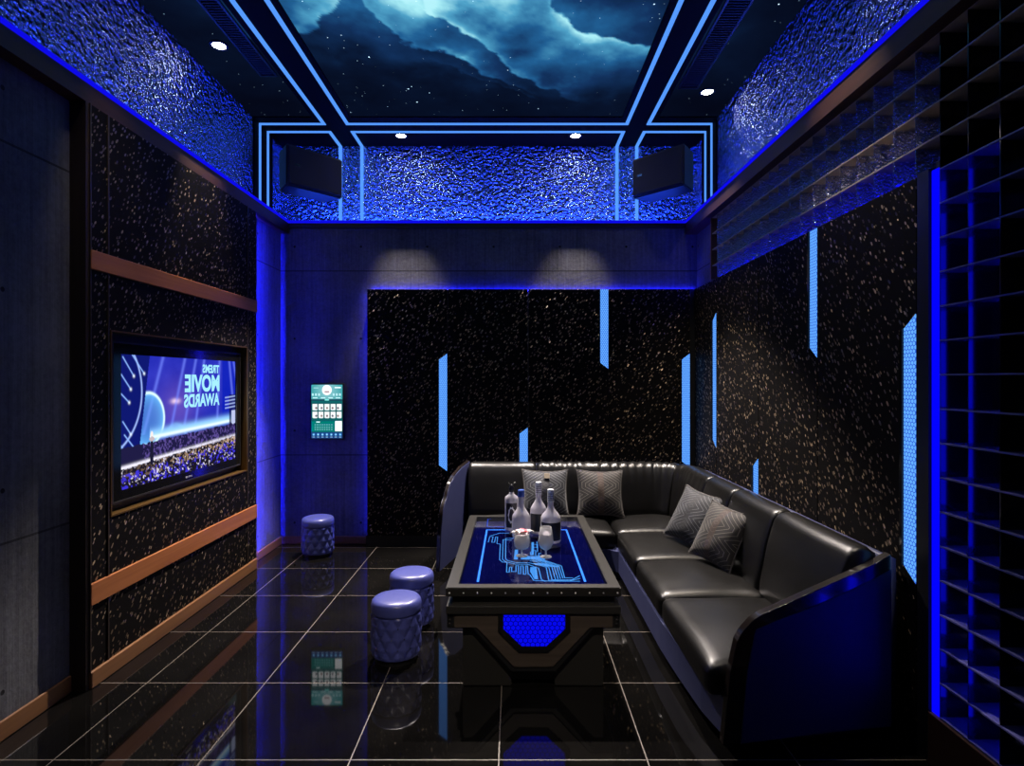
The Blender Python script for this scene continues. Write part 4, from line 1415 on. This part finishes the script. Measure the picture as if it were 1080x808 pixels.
# snifter
def stem_glass(label, x, y, prof, extra=None):
    t_ = thing('glass', label, 'glass', (x, y, TZ + .0005), 'glasses on the low table')
    obj('bowl', lathe(new(), prof, 36, 0, 0, True), 'clear', t_, True, local=True)
    return t_
t_ = stem_glass('empty rounded snifter glass in front of the bottles', .184, 3.36,
                [(0, 0), (.034, 0), (.034, .003), (.006, .008), (.005, .036), (.014, .042), (.034, .056), (.044, .080), (.0445, .092), (.040, .130), (.032, .174), (.0305, .174), (.038, .130), (.0425, .092), (.042, .080), (.033, .059), (.012, .046), (0, .045)])
obj('drink', lathe(new(), [(0, .0462), (.012, .047), (.032, .060), (.0405, .080), (.0412, .090), (.036, .135), (0, .135)], 32), 'drink', t_, True, local=True)
t_ = stem_glass('short cocktail glass topped with white and pink petals', .046, 3.38,
                [(0, 0), (.034, 0), (.034, .003), (.006, .008), (.005, .032), (.014, .040), (.036, .046), (.046, .060), (.046, .128), (.0445, .128), (.0445, .062), (.035, .049), (.012, .044), (0, .043)])
obj('drink', lathe(new(), [(0, .044), (.012, .045), (.034, .051), (.0435, .063), (.0435, .112), (0, .112)], 32), 'drink', t_, True, local=True)
def petal(bm, ang, length, width, z, droop):
    n = 8; m = 4
    g = [[None] * (m + 1) for _ in range(n + 1)]
    for s in (0, 1):
        for i in range(n + 1):
            q = i / n
            w = width * math.sin(PI * min(.98, max(.06, q ** .8)))
            for j in range(m + 1):
                r = -1 + 2 * j / m
                lx = length * q; ly = w * r
                lz = z + droop * math.sin(q * PI * .8) + .006 * r * r + (.0015 if s else 0)
                g[i][j] = (s, bm.verts.new((lx * math.cos(ang) - ly * math.sin(ang), lx * math.sin(ang) + ly * math.cos(ang), lz)))
        for i in range(n):
            for j in range(m):
                bm.faces.new((g[i][j][1], g[i + 1][j][1], g[i + 1][j + 1][1], g[i][j + 1][1]))
rr = random.Random(3)
for k_, (a, l, mt) in enumerate(((PI, .066, 'petal_white'), (.15, .072, 'petal_white'), (-1.9, .05, 'petal_white'), (-1.0, .052, 'petal_white'), (2.2, .05, 'petal_pink'), (1.1, .048, 'petal_pink'), (-.3, .045, 'petal_pink'), (2.7, .05, 'petal_white'))):
    bm = new(); petal(bm, a, l, .022, .122 + .004 * (k_ % 3), .014)
    obj('petal', bm, mt, t_, True, local=True)

# ------------------------------------------------------------------ stools
def stool(label, x, y, first=True):
    t_ = thing('pouf_stool', label, 'stool', (x, y, 0), 'tufted periwinkle stools')
    R_, H_ = .137, .335
    bm = new(); na, nzv = 96, 60
    z0, z1 = .03, .262
    rings = []
    NT_ = 12
    for j in range(nzv + 1):
        z_ = z0 + (z1 - z0) * j / nzv
        rg = []
        for i in range(na):
            a = 2 * PI * i / na
            p_ = (z_ - z0) / .058
            A_ = a * NT_ / (2 * PI)
            s1 = abs(math.sin(PI * (A_ + p_ * .5))); s2 = abs(math.sin(PI * (A_ - p_ * .5)))
            puff = min(s1, s2) ** .6
            edge = min(1, (z_ - z0) / .02, (z1 - z_) / .012)
            r_ = R_ - .013 + .014 * puff * (.3 + .7 * max(0, edge)) + .002
            rg.append(bm.verts.new((r_ * math.cos(a), r_ * math.sin(a), z_)))
        rings.append(rg)
    for a_, b2 in zip(rings, rings[1:]):
        for i in range(na):
            bm.faces.new((a_[i], a_[(i + 1) % na], b2[(i + 1) % na], b2[i]))
    bm.faces.new(rings[0][::-1]); bm.faces.new(rings[-1])
    obj('tufted_body', bm, 'leather_stool', t_, True, local=True)
    obj('seat', lathe(new(), [(0, .258), (R_ - .008, .258), (R_ - .001, .263), (R_, .275), (R_, .300), (R_ - .004, .318), (R_ - .014, .329), (R_ - .030, .334), (R_ * .5, .337), (0, .338)], 64), 'leather_stool', t_, True, local=True)
    obj('foot', lathe(new(), [(0, 0), (R_ - .02, 0), (R_ - .02, .032), (0, .032)], 40), 'black_metal', t_, False, local=True)
    st = new()
    for row in range(1, 4):
        for i in range(NT_):
            a = 2 * PI * (i + (.5 if row % 2 else 0)) / NT_
            z_ = z0 + .058 * row
            bmesh.ops.create_uvsphere(st, u_segments=8, v_segments=6, radius=.005, matrix=Matrix.Translation(((R_ - .0095) * math.cos(a), (R_ - .0095) * math.sin(a), z_)))
    obj('buttons', st, 'chrome', t_, True, local=True)
    return t_
s1 = stool('periwinkle tufted stool nearest the viewer, left of the table', -.650, 3.23)
copy_tree(s1, (-.640, 3.66, 0), .2, 'periwinkle tufted stool half hidden behind the nearest one')
copy_tree(s1, (-1.718, 5.12, 0), .4, 'periwinkle tufted stool alone by the concrete wall under the teal screen')

# ------------------------------------------------------------------ world
w = bpy.data.worlds.new('world')
S.world = w
w.use_nodes = True
w.node_tree.nodes['Background'].inputs[0].default_value = (.01, .015, .04, 1)
w.node_tree.nodes['Background'].inputs[1].default_value = .3
